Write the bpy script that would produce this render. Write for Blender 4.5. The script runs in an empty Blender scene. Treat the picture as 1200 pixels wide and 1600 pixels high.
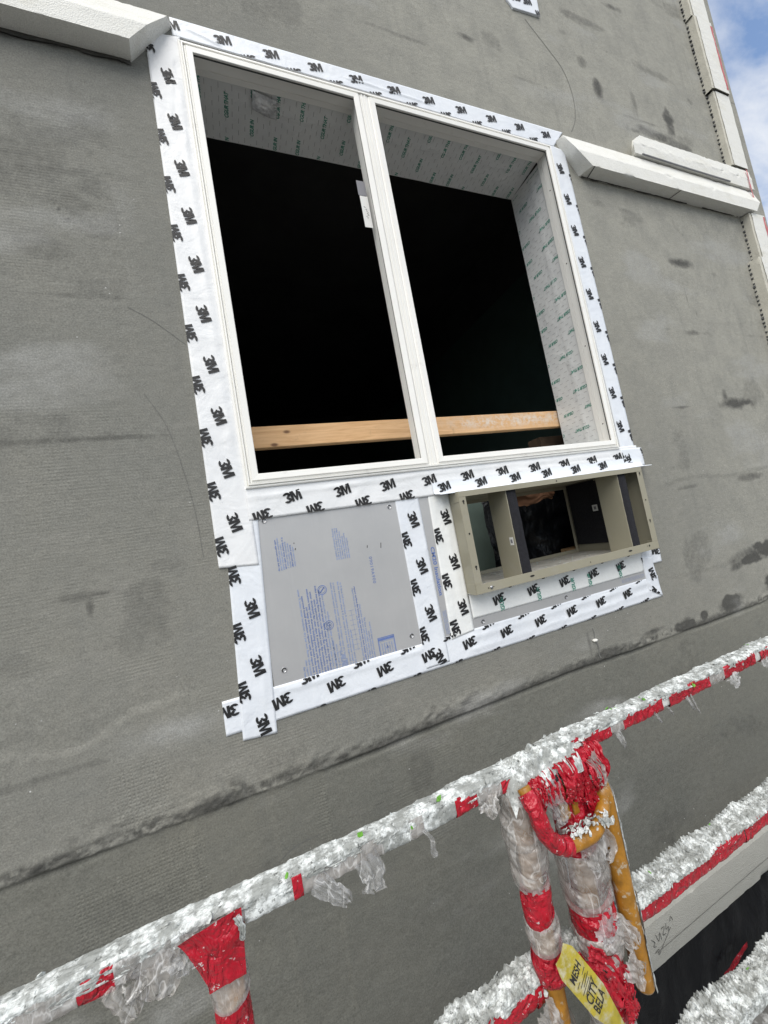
import bpy, bmesh, math, random
import numpy as np
from mathutils import Vector, Matrix

scene = bpy.context.scene
COL = scene.collection
rad = math.radians

# ------------------------------------------------------------------ camera, sky, sun, exposure
cam_d = bpy.data.cameras.new('camera')
cam_d.sensor_fit = 'HORIZONTAL'; cam_d.sensor_width = 36.0
cam_d.lens = 612.37 / 1200 * 36.0
cam_d.clip_start = 0.02; cam_d.clip_end = 3000
cam = bpy.data.objects.new('camera', cam_d); COL.objects.link(cam)
RIGHT = Vector((0.9169, -0.3584, -0.1756)); DOWN = Vector((-0.1351, 0.1353, -0.9815)); FWD = Vector((0.3756, 0.9237, 0.0756))
m = Matrix((RIGHT, -DOWN, -FWD)).transposed().to_4x4()
m.translation = Vector((-0.1144, -1.3725, -0.2989))
cam.matrix_world = m
scene.camera = cam

SUN_EL, SUN_AZ = 52.0, -32.0      # azimuth measured from straight in front of the wall, negative = from the left
world = bpy.data.worlds.new('World'); scene.world = world; world.use_nodes = True
wn = world.node_tree.nodes; wl = world.node_tree.links; wn.clear()
w_out = wn.new('ShaderNodeOutputWorld'); w_bg = wn.new('ShaderNodeBackground')
sky = wn.new('ShaderNodeTexSky'); sky.sky_type = 'NISHITA'; sky.sun_disc = False
sky.sun_elevation = rad(SUN_EL); sky.sun_rotation = rad(180 + SUN_AZ)
sky.air_density = 1.0; sky.dust_density = 0.6; sky.ozone_density = 1.6; sky.altitude = 50
tc = wn.new('ShaderNodeTexCoord')
sep = wn.new('ShaderNodeSeparateXYZ'); wl.new(tc.outputs['Generated'], sep.inputs[0])
addz = wn.new('ShaderNodeMath'); addz.operation = 'MAXIMUM'; addz.inputs[1].default_value = 0.02; wl.new(sep.outputs['Z'], addz.inputs[0])
addz2 = wn.new('ShaderNodeMath'); addz2.operation = 'ADD'; addz2.inputs[1].default_value = 0.18; wl.new(addz.outputs[0], addz2.inputs[0])
dx = wn.new('ShaderNodeMath'); dx.operation = 'DIVIDE'; wl.new(sep.outputs['X'], dx.inputs[0]); wl.new(addz2.outputs[0], dx.inputs[1])
dy = wn.new('ShaderNodeMath'); dy.operation = 'DIVIDE'; wl.new(sep.outputs['Y'], dy.inputs[0]); wl.new(addz2.outputs[0], dy.inputs[1])
cmb = wn.new('ShaderNodeCombineXYZ'); wl.new(dx.outputs[0], cmb.inputs[0]); wl.new(dy.outputs[0], cmb.inputs[1])
cmap = wn.new('ShaderNodeMapping'); cmap.inputs['Scale'].default_value = (1.0, 1.9, 1.0); cmap.inputs['Rotation'].default_value = (0, 0, 0.6)
wl.new(cmb.outputs[0], cmap.inputs['Vector'])
cn = wn.new('ShaderNodeTexNoise'); cn.inputs['Scale'].default_value = 1.7; cn.inputs['Detail'].default_value = 9; cn.inputs['Roughness'].default_value = 0.58; cn.inputs['Distortion'].default_value = 0.5
wl.new(cmap.outputs[0], cn.inputs['Vector'])
cr = wn.new('ShaderNodeValToRGB'); cr.color_ramp.elements[0].position = 0.36; cr.color_ramp.elements[1].position = 0.60
wl.new(cn.outputs['Fac'], cr.inputs[0])
cmix = wn.new('ShaderNodeMix'); cmix.data_type = 'RGBA'
wl.new(cr.outputs['Color'], cmix.inputs['Factor']); wl.new(sky.outputs[0], cmix.inputs['A']); cmix.inputs['B'].default_value = (5.6, 5.75, 6.0, 1)
wl.new(cmix.outputs['Result'], w_bg.inputs[0]); w_bg.inputs[1].default_value = 0.10
wl.new(w_bg.outputs[0], w_out.inputs[0])

sun_d = bpy.data.lights.new('sun', 'SUN'); sun_d.energy = 2.0; sun_d.angle = rad(60); sun_d.color = (1.0, 0.95, 0.86)
sun = bpy.data.objects.new('sun', sun_d); COL.objects.link(sun)
sdir = Vector((math.sin(rad(SUN_AZ)) * math.cos(rad(SUN_EL)), -math.cos(rad(SUN_AZ)) * math.cos(rad(SUN_EL)), math.sin(rad(SUN_EL))))
sun.rotation_euler = sdir.to_track_quat('Z', 'Y').to_euler()

scene.view_settings.view_transform = 'Standard'; scene.view_settings.look = 'None'
scene.view_settings.exposure = 0.72; scene.view_settings.gamma = 1.0
scene.view_settings.use_curve_mapping = False

# ------------------------------------------------------------------ helpers
def lattice(ix, iy, seed):
    h = (ix.astype(np.int64) * 374761393 + iy.astype(np.int64) * 668265263 + seed * 1442695041) & 0x7fffffff
    h = ((h ^ (h >> 13)) * 1274126177) & 0x7fffffff
    return ((h ^ (h >> 16)) & 0xffff) / 65535.0
def vn(x, y, seed=0):
    x = np.asarray(x, float); y = np.asarray(y, float)
    x, y = np.broadcast_arrays(x, y)
    ix = np.floor(x).astype(np.int64); iy = np.floor(y).astype(np.int64); fx = x - ix; fy = y - iy
    fx = fx * fx * fx * (fx * (fx * 6 - 15) + 10); fy = fy * fy * fy * (fy * (fy * 6 - 15) + 10)
    a = lattice(ix, iy, seed); b = lattice(ix + 1, iy, seed); c = lattice(ix, iy + 1, seed); d = lattice(ix + 1, iy + 1, seed)
    return a + (b - a) * fx + (c - a) * fy + (a - b - c + d) * fx * fy
def fbm(x, y, seed=0, oct=4, rough=0.5):
    t = 0; amp = 1; s = 0
    for o in range(oct):
        t = t + amp * vn(np.asarray(x) * 2 ** o + 17.3 * o, np.asarray(y) * 2 ** o + 9.1 * o, seed + o * 7); s += amp; amp *= rough
    return t / s
def sstep(a, b, x):
    t = np.clip((np.asarray(x, float) - a) / (b - a), 0, 1); return t * t * (3 - 2 * t)

def link(name, me, mat, parent=None):
    o = bpy.data.objects.new(name, me); COL.objects.link(o)
    if mat: me.materials.append(mat)
    if parent: o.parent = parent
    return o
def tag(o, label=None, cat=None, group=None, kind=None):
    if label: o['label'] = label
    if cat: o['category'] = cat
    if group: o['group'] = group
    if kind: o['kind'] = kind
    return o
def empty(name, label, cat, group=None):
    o = bpy.data.objects.new(name, None); COL.objects.link(o); o.empty_display_size = 0.05
    return tag(o, label, cat, group)

class MB:
    def __init__(s): s.v = []; s.f = []
    def add(s, vs, fs):
        k = len(s.v); s.v += [tuple(p) for p in vs]; s.f += [tuple(i + k for i in f) for f in fs]; return s
    def box(s, x0, x1, y0, y1, z0, z1):
        vs = [(x0, y0, z0), (x1, y0, z0), (x1, y1, z0), (x0, y1, z0), (x0, y0, z1), (x1, y0, z1), (x1, y1, z1), (x0, y1, z1)]
        return s.add(vs, [(0, 3, 2, 1), (4, 5, 6, 7), (0, 1, 5, 4), (1, 2, 6, 5), (2, 3, 7, 6), (3, 0, 4, 7)])
    def tube(s, path, r, n=14, cap=True):
        path = [Vector(p) for p in path]; rings = []
        up = Vector((0.13, 0.2, 1)).normalized()
        for i, p in enumerate(path):
            t = (path[min(i + 1, len(path) - 1)] - path[max(i - 1, 0)]).normalized()
            a = t.cross(up)
            if a.length < 0.1: a = t.cross(Vector((1, 0, 0)))
            a.normalize(); b = t.cross(a).normalized()
            rr = r[i] if isinstance(r, (list, tuple)) else r
            rings.append([p + a * math.cos(2 * math.pi * k / n) * rr + b * math.sin(2 * math.pi * k / n) * rr for k in range(n)])
        vs = [q for ring in rings for q in ring]; fs = []
        for i in range(len(path) - 1):
            for k in range(n):
                fs.append((i * n + k, i * n + (k + 1) % n, (i + 1) * n + (k + 1) % n, (i + 1) * n + k))
        if cap: fs += [tuple(range(n)), tuple(range((len(path) - 1) * n, len(path) * n))]
        return s.add(vs, fs)
    def build(s, name, mat, parent=None, smooth=False, bevel=0.0):
        me = bpy.data.meshes.new(name); me.from_pydata(s.v, [], s.f)
        bm = bmesh.new(); bm.from_mesh(me); bmesh.ops.recalc_face_normals(bm, faces=bm.faces[:])
        if bevel: bmesh.ops.bevel(bm, geom=bm.edges[:], offset=bevel, segments=2, affect='EDGES', profile=0.5, clamp_overlap=True)
        bm.to_mesh(me); bm.free()
        if smooth: me.polygons.foreach_set('use_smooth', [True] * len(me.polygons))
        me.update()
        return link(name, me, mat, parent)

def grid_mesh(name, P, mat, parent=None, keep=None, smooth=True, attrs=None, closed_v=False):
    """P: (nu,nv,3) array -> quad sheet; keep: (nu-1,nv-1) bool"""
    nu, nv = P.shape[:2]
    i, j = np.meshgrid(np.arange(nu - 1), np.arange(nv if closed_v else nv - 1), indexing='ij')
    j2 = (j + 1) % nv
    q = np.stack([i * nv + j, (i + 1) * nv + j, (i + 1) * nv + j2, i * nv + j2], -1).reshape(-1, 4)
    if keep is not None: q = q[keep.ravel()]
    V = P.reshape(-1, 3)
    used = np.zeros(len(V), bool); used[q.ravel()] = True
    remap = np.cumsum(used) - 1
    V2 = V[used]; q = remap[q]
    me = bpy.data.meshes.new(name)
    me.vertices.add(len(V2)); me.vertices.foreach_set('co', V2.astype(np.float32).ravel())
    me.loops.add(q.size); me.loops.foreach_set('vertex_index', q.astype(np.int32).ravel())
    me.polygons.add(len(q)); me.polygons.foreach_set('loop_start', np.arange(0, q.size, 4, dtype=np.int32))
    me.polygons.foreach_set('loop_total', np.full(len(q), 4, np.int32))
    me.polygons.foreach_set('use_smooth', np.full(len(q), smooth))
    me.update(calc_edges=True)
    for an, av in (attrs or {}).items():
        a = me.attributes.new(an, 'FLOAT', 'POINT'); a.data.foreach_set('value', av.reshape(-1)[used].astype(np.float32))
    me.validate()
    return link(name, me, mat, parent)

# ------------------------------------------------------------------ materials
def new_mat(name):
    mt = bpy.data.materials.new(name); mt.use_nodes = True
    nt = mt.node_tree; b = nt.nodes['Principled BSDF']
    return mt, nt, b
def N(nt, t, **kw):
    n = nt.nodes.new(t)
    for k, v in kw.items():
        if k in n.inputs: n.inputs[k].default_value = v
        else: setattr(n, k, v)
    return n
def ramp(nt, fac, p0, c0, p1, c1):
    r = nt.nodes.new('ShaderNodeValToRGB'); e = r.color_ramp.elements
    e[0].position = p0; e[0].color = (*c0, 1) if len(c0) == 3 else c0; e[1].position = p1; e[1].color = (*c1, 1) if len(c1) == 3 else c1
    nt.links.new(fac, r.inputs[0]); return r.outputs['Color']
def mix(nt, fac, a, b, mode='MIX'):
    mx = nt.nodes.new('ShaderNodeMix'); mx.data_type = 'RGBA'; mx.blend_type = mode
    for s, v in (('Factor', fac), ('A', a), ('B', b)):
        if isinstance(v, (int, float)): mx.inputs[s].default_value = v
        elif isinstance(v, tuple): mx.inputs[s].default_value = (*v, 1) if len(v) == 3 else v
        else: nt.links.new(v, mx.inputs[s])
    return mx.outputs['Result']
def coords(nt, scale=(1, 1, 1), rot=(0, 0, 0)):
    t = nt.nodes.new('ShaderNodeTexCoord'); mp = nt.nodes.new('ShaderNodeMapping')
    mp.inputs['Scale'].default_value = scale; mp.inputs['Rotation'].default_value = rot
    nt.links.new(t.outputs['Object'], mp.inputs['Vector']); return mp.outputs['Vector']
def noise(nt, vec, scale, detail=4, rough=0.55, dist=0.0):
    n = N(nt, 'ShaderNodeTexNoise', Scale=scale, Detail=detail, Roughness=rough, Distortion=dist)
    nt.links.new(vec, n.inputs['Vector']); return n.outputs['Fac']
def bump(nt, b, h, strength, dist, prev=None):
    n = N(nt, 'ShaderNodeBump', Strength=strength, Distance=dist); nt.links.new(h, n.inputs['Height'])
    if prev: nt.links.new(prev, n.inputs['Normal'])
    nt.links.new(n.outputs[0], b.inputs['Normal']); return n.outputs[0]
def simple(name, col, rough=0.5, var=0.15, scale=6.0, bs=0.0, bscale=40.0, metal=0.0, dirt=None):
    mt, nt, b = new_mat(name); v = coords(nt)
    n = noise(nt, v, scale, 6, 0.6)
    lo = tuple(c * (1 - var) for c in col); hi = tuple(min(1, c * (1 + var)) for c in col)
    c = ramp(nt, n, 0.3, lo, 0.7, hi)
    if dirt:
        dn = noise(nt, v, dirt[1], 8, 0.7)
        c = mix(nt, ramp(nt, dn, dirt[2], (0, 0, 0), dirt[3], (1, 1, 1)), c, dirt[0])
    nt.links.new(c, b.inputs['Base Color'])
    b.inputs['Roughness'].default_value = rough; b.inputs['Metallic'].default_value = metal
    if bs: bump(nt, b, noise(nt, v, bscale, 5, 0.6), bs, 0.002)
    return mt

M = {}
M['ground'] = simple('ground_asphalt', (0.06, 0.06, 0.058), 0.9, 0.3, 0.8, 0.3, 30)
M['deck'] = simple('deck_dusty', (0.16, 0.155, 0.145), 0.9, 0.35, 9, 0.6, 60, dirt=((0.6, 0.6, 0.58), 25, 0.5, 0.62))
M['frame'] = simple('white_vinyl', (0.87, 0.86, 0.82), 0.35, 0.03, 5, 0.03, 20, dirt=((0.6, 0.58, 0.54), 14, 0.62, 0.85))
M['gasket'] = simple('dark_gasket', (0.05, 0.052, 0.055), 0.6, 0.1)
M['ink'] = simple('black_ink', (0.012, 0.012, 0.013), 0.6, 0.05)
M['green_ink'] = simple('green_ink', (0.045, 0.27, 0.19), 0.55, 0.1)
M['dash_ink'] = simple('grey_ink', (0.25, 0.25, 0.25), 0.6, 0.1)
M['blue_ink'] = simple('blue_ink', (0.235, 0.30, 0.49), 0.55, 0.2, 60)
M['blue_ink_dark'] = simple('blue_ink_dark', (0.125, 0.185, 0.41), 0.55, 0.2, 60)
M['hand_ink'] = simple('marker_ink', (0.02, 0.02, 0.02), 0.6, 0.05)
M['beige'] = simple('beige_painted_steel', (0.310, 0.290, 0.218), 0.42, 0.05, 4, 0.04, 80, dirt=((0.33, 0.31, 0.26), 9, 0.55, 0.8))
M['pan'] = simple('dusty_pan', (0.52, 0.50, 0.45), 0.8, 0.25, 12, 0.3, 60, dirt=((0.62, 0.61, 0.57), 16, 0.5, 0.62))
M['foam_black'] = simple('black_foam', (0.012, 0.012, 0.016), 0.95, 0.4, 90, 1.0, 160)
M['slot'] = simple('dark_slot', (0.02, 0.018, 0.016), 0.8, 0.1)
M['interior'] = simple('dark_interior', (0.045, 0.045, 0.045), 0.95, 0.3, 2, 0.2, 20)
M['greenboard'] = simple('green_board', (0.05, 0.085, 0.072), 0.9, 0.12, 5, 0.1, 60)
M['stud'] = simple('galvanised_stud', (0.12, 0.12, 0.12), 0.7, 0.2, 5)
M['paper'] = simple('paper_label', (0.74, 0.74, 0.72), 0.6, 0.04)
M['grey_label'] = simple('grey_label', (0.20, 0.20, 0.22), 0.5, 0.1)
M['steel_screw'] = simple('screw_steel', (0.42, 0.42, 0.43), 0.35, 0.1, 30, 0, 1, 0.8)
M['orange'] = simple('worn_orange_paint', (0.33, 0.150, 0.015), 0.38, 0.35, 45, 0.3, 90, dirt=((0.42, 0.36, 0.27), 48, 0.56, 0.64))
M['tag'] = simple('yellow_tag', (0.42, 0.34, 0.035), 0.4, 0.25, 40, 0.1, 90, dirt=((0.50, 0.47, 0.33), 45, 0.48, 0.64))
M['black_steel'] = simple('black_steel', (0.02, 0.02, 0.022), 0.45, 0.2)
M['rail_coat'] = simple('plaster_splashed_rail', (0.62, 0.62, 0.60), 0.6, 0.2, 40, 0.4, 90, dirt=((0.40, 0.24, 0.06), 18, 0.60, 0.66))
M['red_tape'] = None
M['rod'] = simple('grey_rod', (0.24, 0.24, 0.25), 0.5, 0.15)

# wall render
def wall_material():
    mt, nt, b = new_mat('cement_render'); v = coords(nt); L = nt.links
    n1 = noise(nt, v, 0.9, 6, 0.6, 0.4); n2 = noise(nt, v, 7, 7, 0.62, 0.3)
    n3 = noise(nt, coords(nt, (1.6, 1, 5)), 2.2, 6, 0.65)      # horizontal trowel bands
    nv = noise(nt, coords(nt, (9, 1, 0.8)), 1.6, 5, 0.6)
    c = ramp(nt, n1, 0.32, (0.185, 0.186, 0.168), 0.70, (0.232, 0.226, 0.197))
    ac = N(nt, 'ShaderNodeAttribute', attribute_name='coat'); av = N(nt, 'ShaderNodeAttribute', attribute_name='dry')
    c = mix(nt, av.outputs['Fac'], c, (0.325, 0.318, 0.278))  # 'dry' mask brightens the colour to imitate stronger light up and right
    c = mix(nt, ramp(nt, n2, 0.40, (0, 0, 0), 0.75, (0.6, 0.6, 0.6)), c, (0.203, 0.203, 0.184))
    c = mix(nt, ramp(nt, n3, 0.52, (0, 0, 0), 0.78, (0.5, 0.5, 0.5)), c, (0.266, 0.258, 0.232))
    c = mix(nt, ramp(nt, nv, 0.55, (0, 0, 0), 0.80, (0.42, 0.42, 0.42)), c, (0.170, 0.170, 0.157))
    c = mix(nt, ac.outputs['Fac'], c, mix(nt, 1.0, c, (0.75, 0.755, 0.74), 'MULTIPLY'))
    gpc = N(nt, 'ShaderNodeAttribute', attribute_name='gridp')
    # stains, smears and one painted shadow arc (from the mesh attribute broken up by fine noise)
    at = N(nt, 'ShaderNodeAttribute', attribute_name='dirt')
    dn = noise(nt, coords(nt, (1, 1, 1)), 38, 7, 0.72)
    dm = N(nt, 'ShaderNodeMath', operation='MULTIPLY_ADD'); L.new(at.outputs['Fac'], dm.inputs[0]); dm.inputs[1].default_value = 1.15; 
    ds = N(nt, 'ShaderNodeMath', operation='SUBTRACT'); L.new(dn, ds.inputs[0]); ds.inputs[1].default_value = 0.78
    L.new(ds.outputs[0], dm.inputs[2])
    dfac = ramp(nt, dm.outputs[0], -0.02, (0, 0, 0), 0.85, (0.95, 0.95, 0.95))
    c = mix(nt, dfac, c, (0.072, 0.071, 0.065))
    # lighter smears
    al = N(nt, 'ShaderNodeAttribute', attribute_name='pale')
    pm = N(nt, 'ShaderNodeMath', operation='MULTIPLY'); L.new(al.outputs['Fac'], pm.inputs[0]); L.new(noise(nt, v, 18, 6, 0.65), pm.inputs[1])
    c = mix(nt, pm.outputs[0], c, (0.36, 0.36, 0.345))
    # small pits and white specks
    vo = N(nt, 'ShaderNodeTexVoronoi', Scale=30.0); L.new(v, vo.inputs['Vector'])
    gate = ramp(nt, noise(nt, v, 5, 3), 0.50, (0, 0, 0), 0.62, (1, 1, 1))
    pit = mix(nt, 1.0, ramp(nt, vo.outputs['Distance'], 0.055, (1, 1, 1), 0.11, (0, 0, 0)), gate, 'MULTIPLY')
    c = mix(nt, mix(nt, 1.0, pit, (0.55, 0.55, 0.55), 'MULTIPLY'), c, (0.085, 0.085, 0.08))
    vo2 = N(nt, 'ShaderNodeTexVoronoi', Scale=21.0); L.new(coords(nt, (1, 1, 1), (0.3, 0.2, 0.5)), vo2.inputs['Vector'])
    sp = mix(nt, 1.0, ramp(nt, vo2.outputs['Distance'], 0.03, (1, 1, 1), 0.055, (0, 0, 0)), ramp(nt, noise(nt, v, 2.4, 2), 0.5, (0, 0, 0), 0.6, (1, 1, 1)), 'MULTIPLY')
    c = mix(nt, sp, c, (0.55, 0.55, 0.53))
    # fine sand grain
    c = mix(nt, 0.55, c, ramp(nt, noise(nt, v, 210, 4, 0.75), 0.3, (0.24, 0.24, 0.24), 0.7, (0.76, 0.76, 0.76)), 'OVERLAY')
    c = mix(nt, 0.28, c, ramp(nt, noise(nt, coords(nt, (1, 1, 1.8)), 30, 8, 0.75), 0.3, (0.30, 0.30, 0.30), 0.7, (0.70, 0.70, 0.70)), 'OVERLAY')
    L.new(c, b.inputs['Base Color']); b.inputs['Roughness'].default_value = 0.88
    b.inputs['Specular IOR Level'].default_value = 0.3
    # relief: reinforcing mesh print-through (wires at about 5 mm), trowel marks, grain
    am = N(nt, 'ShaderNodeAttribute', attribute_name='weave')
    wz = N(nt, 'ShaderNodeTexWave', wave_type='BANDS', bands_direction='Z', Scale=31.0, Distortion=0.5, Detail=2.0); wz.inputs['Detail Scale'].default_value = 0.6
    wx = N(nt, 'ShaderNodeTexWave', wave_type='BANDS', bands_direction='X', Scale=31.0, Distortion=0.4, Detail=2.0); wx.inputs['Detail Scale'].default_value = 0.6
    L.new(v, wz.inputs['Vector']); L.new(v, wx.inputs['Vector'])
    ax = N(nt, 'ShaderNodeAttribute', attribute_name='weavex')
    wxm = N(nt, 'ShaderNodeMath', operation='MULTIPLY'); L.new(wx.outputs['Fac'], wxm.inputs[0]); L.new(ax.outputs['Fac'], wxm.inputs[1])
    wzm = N(nt, 'ShaderNodeMath', operation='MULTIPLY'); L.new(wz.outputs['Fac'], wzm.inputs[0]); L.new(am.outputs['Fac'], wzm.inputs[1])
    wa = N(nt, 'ShaderNodeMath', operation='ADD'); L.new(wxm.outputs[0], wa.inputs[0]); L.new(wzm.outputs[0], wa.inputs[1])
    wv = N(nt, 'ShaderNodeMath', operation='MULTIPLY'); L.new(wa.outputs[0], wv.inputs[0]); L.new(ramp(nt, noise(nt, coords(nt, (1, 1, 2)), 5, 7, 0.72), 0.40, (0.0, 0.0, 0.0), 0.64, (1, 1, 1)), wv.inputs[1])
    gp = N(nt, 'ShaderNodeAttribute', attribute_name='gridp'); gs = N(nt, 'ShaderNodeMath', operation='MINIMUM'); L.new(wx.outputs['Fac'], gs.inputs[0]); L.new(wz.outputs['Fac'], gs.inputs[1])
    gm_ = N(nt, 'ShaderNodeMath', operation='MULTIPLY_ADD'); L.new(gs.outputs[0], gm_.inputs[0]); L.new(gp.outputs['Fac'], gm_.inputs[1]); L.new(wv.outputs[0], gm_.inputs[2])
    p = bump(nt, b, gm_.outputs[0], 0.30, 0.0014)
    p = bump(nt, b, noise(nt, coords(nt, (1.0, 1, 6)), 14, 6, 0.65), 0.16, 0.005, p)
    p = bump(nt, b, noise(nt, v, 26, 7, 0.6), 0.38, 0.007, p)
    p = bump(nt, b, noise(nt, v, 260, 3, 0.6), 0.30, 0.0012, p)
    return mt
M['wall'] = wall_material()

def tape_material(name, c0, c1, grime):
    mt, nt, b = new_mat(name); v = coords(nt); L = nt.links
    c = ramp(nt, noise(nt, v, 5, 6, 0.6), 0.32, c0, 0.68, c1)
    c = mix(nt, ramp(nt, noise(nt, v, 22, 7, 0.7), 0.55, (0, 0, 0), 0.9, (0.5, 0.5, 0.5)), c, grime)
    L.new(c, b.inputs['Base Color']); b.inputs['Roughness'].default_value = 0.36
    p = bump(nt, b, noise(nt, coords(nt, (1, 1, 1)), 9, 4, 0.5, 0.8), 0.45, 0.012)
    p = bump(nt, b, noise(nt, v, 48, 4, 0.55, 0.6), 0.22, 0.004, p)
    return mt
M['tape'] = tape_material('flashing_tape_film', (0.73, 0.765, 0.82), (0.80, 0.83, 0.87), (0.68, 0.71, 0.74))
M['tape_old'] = tape_material('flashing_tape_film_over_flange', (0.76, 0.775, 0.79), (0.83, 0.835, 0.84), (0.68, 0.69, 0.69))
M['membrane'] = tape_material('membrane_film', (0.66, 0.67, 0.67), (0.74, 0.75, 0.74), (0.60, 0.61, 0.60))
M['membrane_white'] = tape_material('membrane_film_white', (0.78, 0.80, 0.79), (0.84, 0.85, 0.84), (0.70, 0.71, 0.70))

def foil_material():
    mt, nt, b = new_mat('grey_board_facer'); v = coords(nt); L = nt.links
    c = ramp(nt, noise(nt, v, 3.5, 6, 0.6), 0.3, (0.41, 0.412, 0.418), 0.7, (0.465, 0.465, 0.465))
    c = mix(nt, ramp(nt, noise(nt, coords(nt, (20, 1, 1.2)), 3, 5, 0.6), 0.55, (0, 0, 0), 0.85, (0.35, 0.35, 0.35)), c, (0.50, 0.51, 0.52))
    L.new(c, b.inputs['Base Color']); b.inputs['Roughness'].default_value = 0.36; b.inputs['Metallic'].default_value = 0.15
    p = bump(nt, b, noise(nt, v, 8, 4, 0.5), 0.10, 0.006); bump(nt, b, noise(nt, v, 120, 4, 0.5), 0.06, 0.001, p)
    return mt
M['board'] = foil_material()

def eps_material(name, base, stain):
    mt, nt, b = new_mat(name); v = coords(nt); L = nt.links
    c = ramp(nt, noise(nt, v, 4, 6, 0.6), 0.3, tuple(x * 0.96 for x in base), 0.7, base)
    c = mix(nt, ramp(nt, noise(nt, coords(nt, (1, 3, 3)), 5, 8, 0.7), 0.50, (0, 0, 0), 0.78, (0.8, 0.8, 0.8)), c, stain)
    vo = N(nt, 'ShaderNodeTexVoronoi', Scale=230.0); L.new(v, vo.inputs['Vector'])
    c = mix(nt, 0.22, c, ramp(nt, vo.outputs['Distance'], 0.1, (1, 1, 1), 0.75, (0.55, 0.55, 0.55)), 'MULTIPLY')
    L.new(c, b.inputs['Base Color']); b.inputs['Roughness'].default_value = 0.85
    p = bump(nt, b, vo.outputs['Distance'], 0.45, 0.003); bump(nt, b, noise(nt, v, 30, 6, 0.6), 0.2, 0.005, p)
    return mt
M['eps'] = eps_material('polystyrene', (0.84, 0.835, 0.79), (0.70, 0.68, 0.58))
M['eps_old'] = eps_material('polystyrene_weathered', (0.62, 0.60, 0.52), (0.46, 0.44, 0.38))
M['eps_grey'] = eps_material('polystyrene_coated', (0.56, 0.56, 0.52), (0.48, 0.48, 0.44))
M['pink'] = simple('pink_stain', (0.55, 0.16, 0.17), 0.8, 0.3, 20)

def plaster_material():
    mt, nt, b = new_mat('dried_plaster'); v = coords(nt); L = nt.links
    c = ramp(nt, noise(nt, v, 70, 7, 0.7), 0.40, (0.36, 0.38, 0.37), 0.56, (0.76, 0.79, 0.78))
    g = ramp(nt, noise(nt, v, 34, 7, 0.7), 0.45, (0, 0, 0), 0.55, (1, 1, 1))
    c = mix(nt, mix(nt, 1.0, g, (0.85, 0.85, 0.85), 'MULTIPLY'), c, (0.25, 0.26, 0.245))
    c = mix(nt, ramp(nt, noise(nt, v, 95, 6, 0.75), 0.57, (0, 0, 0), 0.64, (0.9, 0.9, 0.9)), c, (0.085, 0.09, 0.085))
    L.new(c, b.inputs['Base Color']); b.inputs['Roughness'].default_value = 0.8
    p = bump(nt, b, noise(nt, v, 110, 5, 0.65), 0.45, 0.004)
    return mt
M['plaster'] = plaster_material()

def red_material():
    mt, nt, b = new_mat('red_barrier_tape'); v = coords(nt); L = nt.links
    c = ramp(nt, noise(nt, v, 30, 5, 0.6), 0.3, (0.33, 0.006, 0.016), 0.7, (0.47, 0.013, 0.030))
    fl = ramp(nt, noise(nt, v, 75, 7, 0.72), 0.62, (0, 0, 0), 0.66, (1, 1, 1))
    c = mix(nt, fl, c, (0.72, 0.68, 0.67))
    L.new(c, b.inputs['Base Color']); b.inputs['Roughness'].default_value = 0.22
    hts = []
    for sc_, ds_ in ((17, 1.5), (40, 1.2)):
        n_ = noise(nt, coords(nt, (1, 1, 0.7)), sc_, 3, 0.5, ds_)
        a_ = N(nt, 'ShaderNodeMath', operation='SUBTRACT'); L.new(n_, a_.inputs[0]); a_.inputs[1].default_value = 0.5
        q_ = N(nt, 'ShaderNodeMath', operation='ABSOLUTE'); L.new(a_.outputs[0], q_.inputs[0]); hts.append(q_.outputs[0])
    p = bump(nt, b, hts[0], 1.0, 0.024); p = bump(nt, b, hts[1], 0.7, 0.010, p)
    return mt
M['red_tape'] = red_material()

def film_material(name, col, trans, rough):
    mt, nt, b = new_mat(name); v = coords(nt); L = nt.links
    def ridged(scale, dist, stretch):
        n = noise(nt, coords(nt, stretch), scale, 3, 0.5, dist)
        a = N(nt, 'ShaderNodeMath', operation='SUBTRACT'); L.new(n, a.inputs[0]); a.inputs[1].default_value = 0.5
        q = N(nt, 'ShaderNodeMath', operation='ABSOLUTE'); L.new(a.outputs[0], q.inputs[0]); return q.outputs[0]
    r1 = ridged(13, 0.9, (1.3, 1, 0.7)); r2 = ridged(34, 0.8, (1.5, 1, 0.6))
    line = ramp(nt, r1, 0.0, (0.5, 0.5, 0.5), 0.02, (0, 0, 0)); line2 = ramp(nt, r2, 0.0, (0.35, 0.35, 0.35), 0.03, (0, 0, 0))
    c = ramp(nt, noise(nt, v, 22, 6, 0.65, 0.6), 0.34, tuple(x * 0.52 for x in col), 0.66, col)
    c = mix(nt, line, c, (0.88, 0.88, 0.87)); c = mix(nt, line2, c, (0.85, 0.85, 0.84))
    L.new(c, b.inputs['Base Color']); b.inputs['Roughness'].default_value = rough; b.inputs['Specular IOR Level'].default_value = 0.8
    p = bump(nt, b, r1, 0.7, 0.014); bump(nt, b, r2, 0.35, 0.006, p)
    tr = nt.nodes.new('ShaderNodeBsdfTransparent'); ms = nt.nodes.new('ShaderNodeMixShader')
    fac = ramp(nt, noise(nt, v, 26, 5, 0.6, 0.8), 0.3, (trans * 1.25,) * 3, 0.7, (trans * 0.55,) * 3)
    fac = mix(nt, line, fac, (0.05, 0.05, 0.05))
    L.new(fac, ms.inputs[0]); L.new(b.outputs[0], ms.inputs[1]); L.new(tr.outputs[0], ms.inputs[2])
    L.new(ms.outputs[0], nt.nodes['Material Output'].inputs['Surface'])
    return mt
M['film'] = film_material('clear_film_dusty', (0.52, 0.49, 0.46), 0.46, 0.13)
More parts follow.
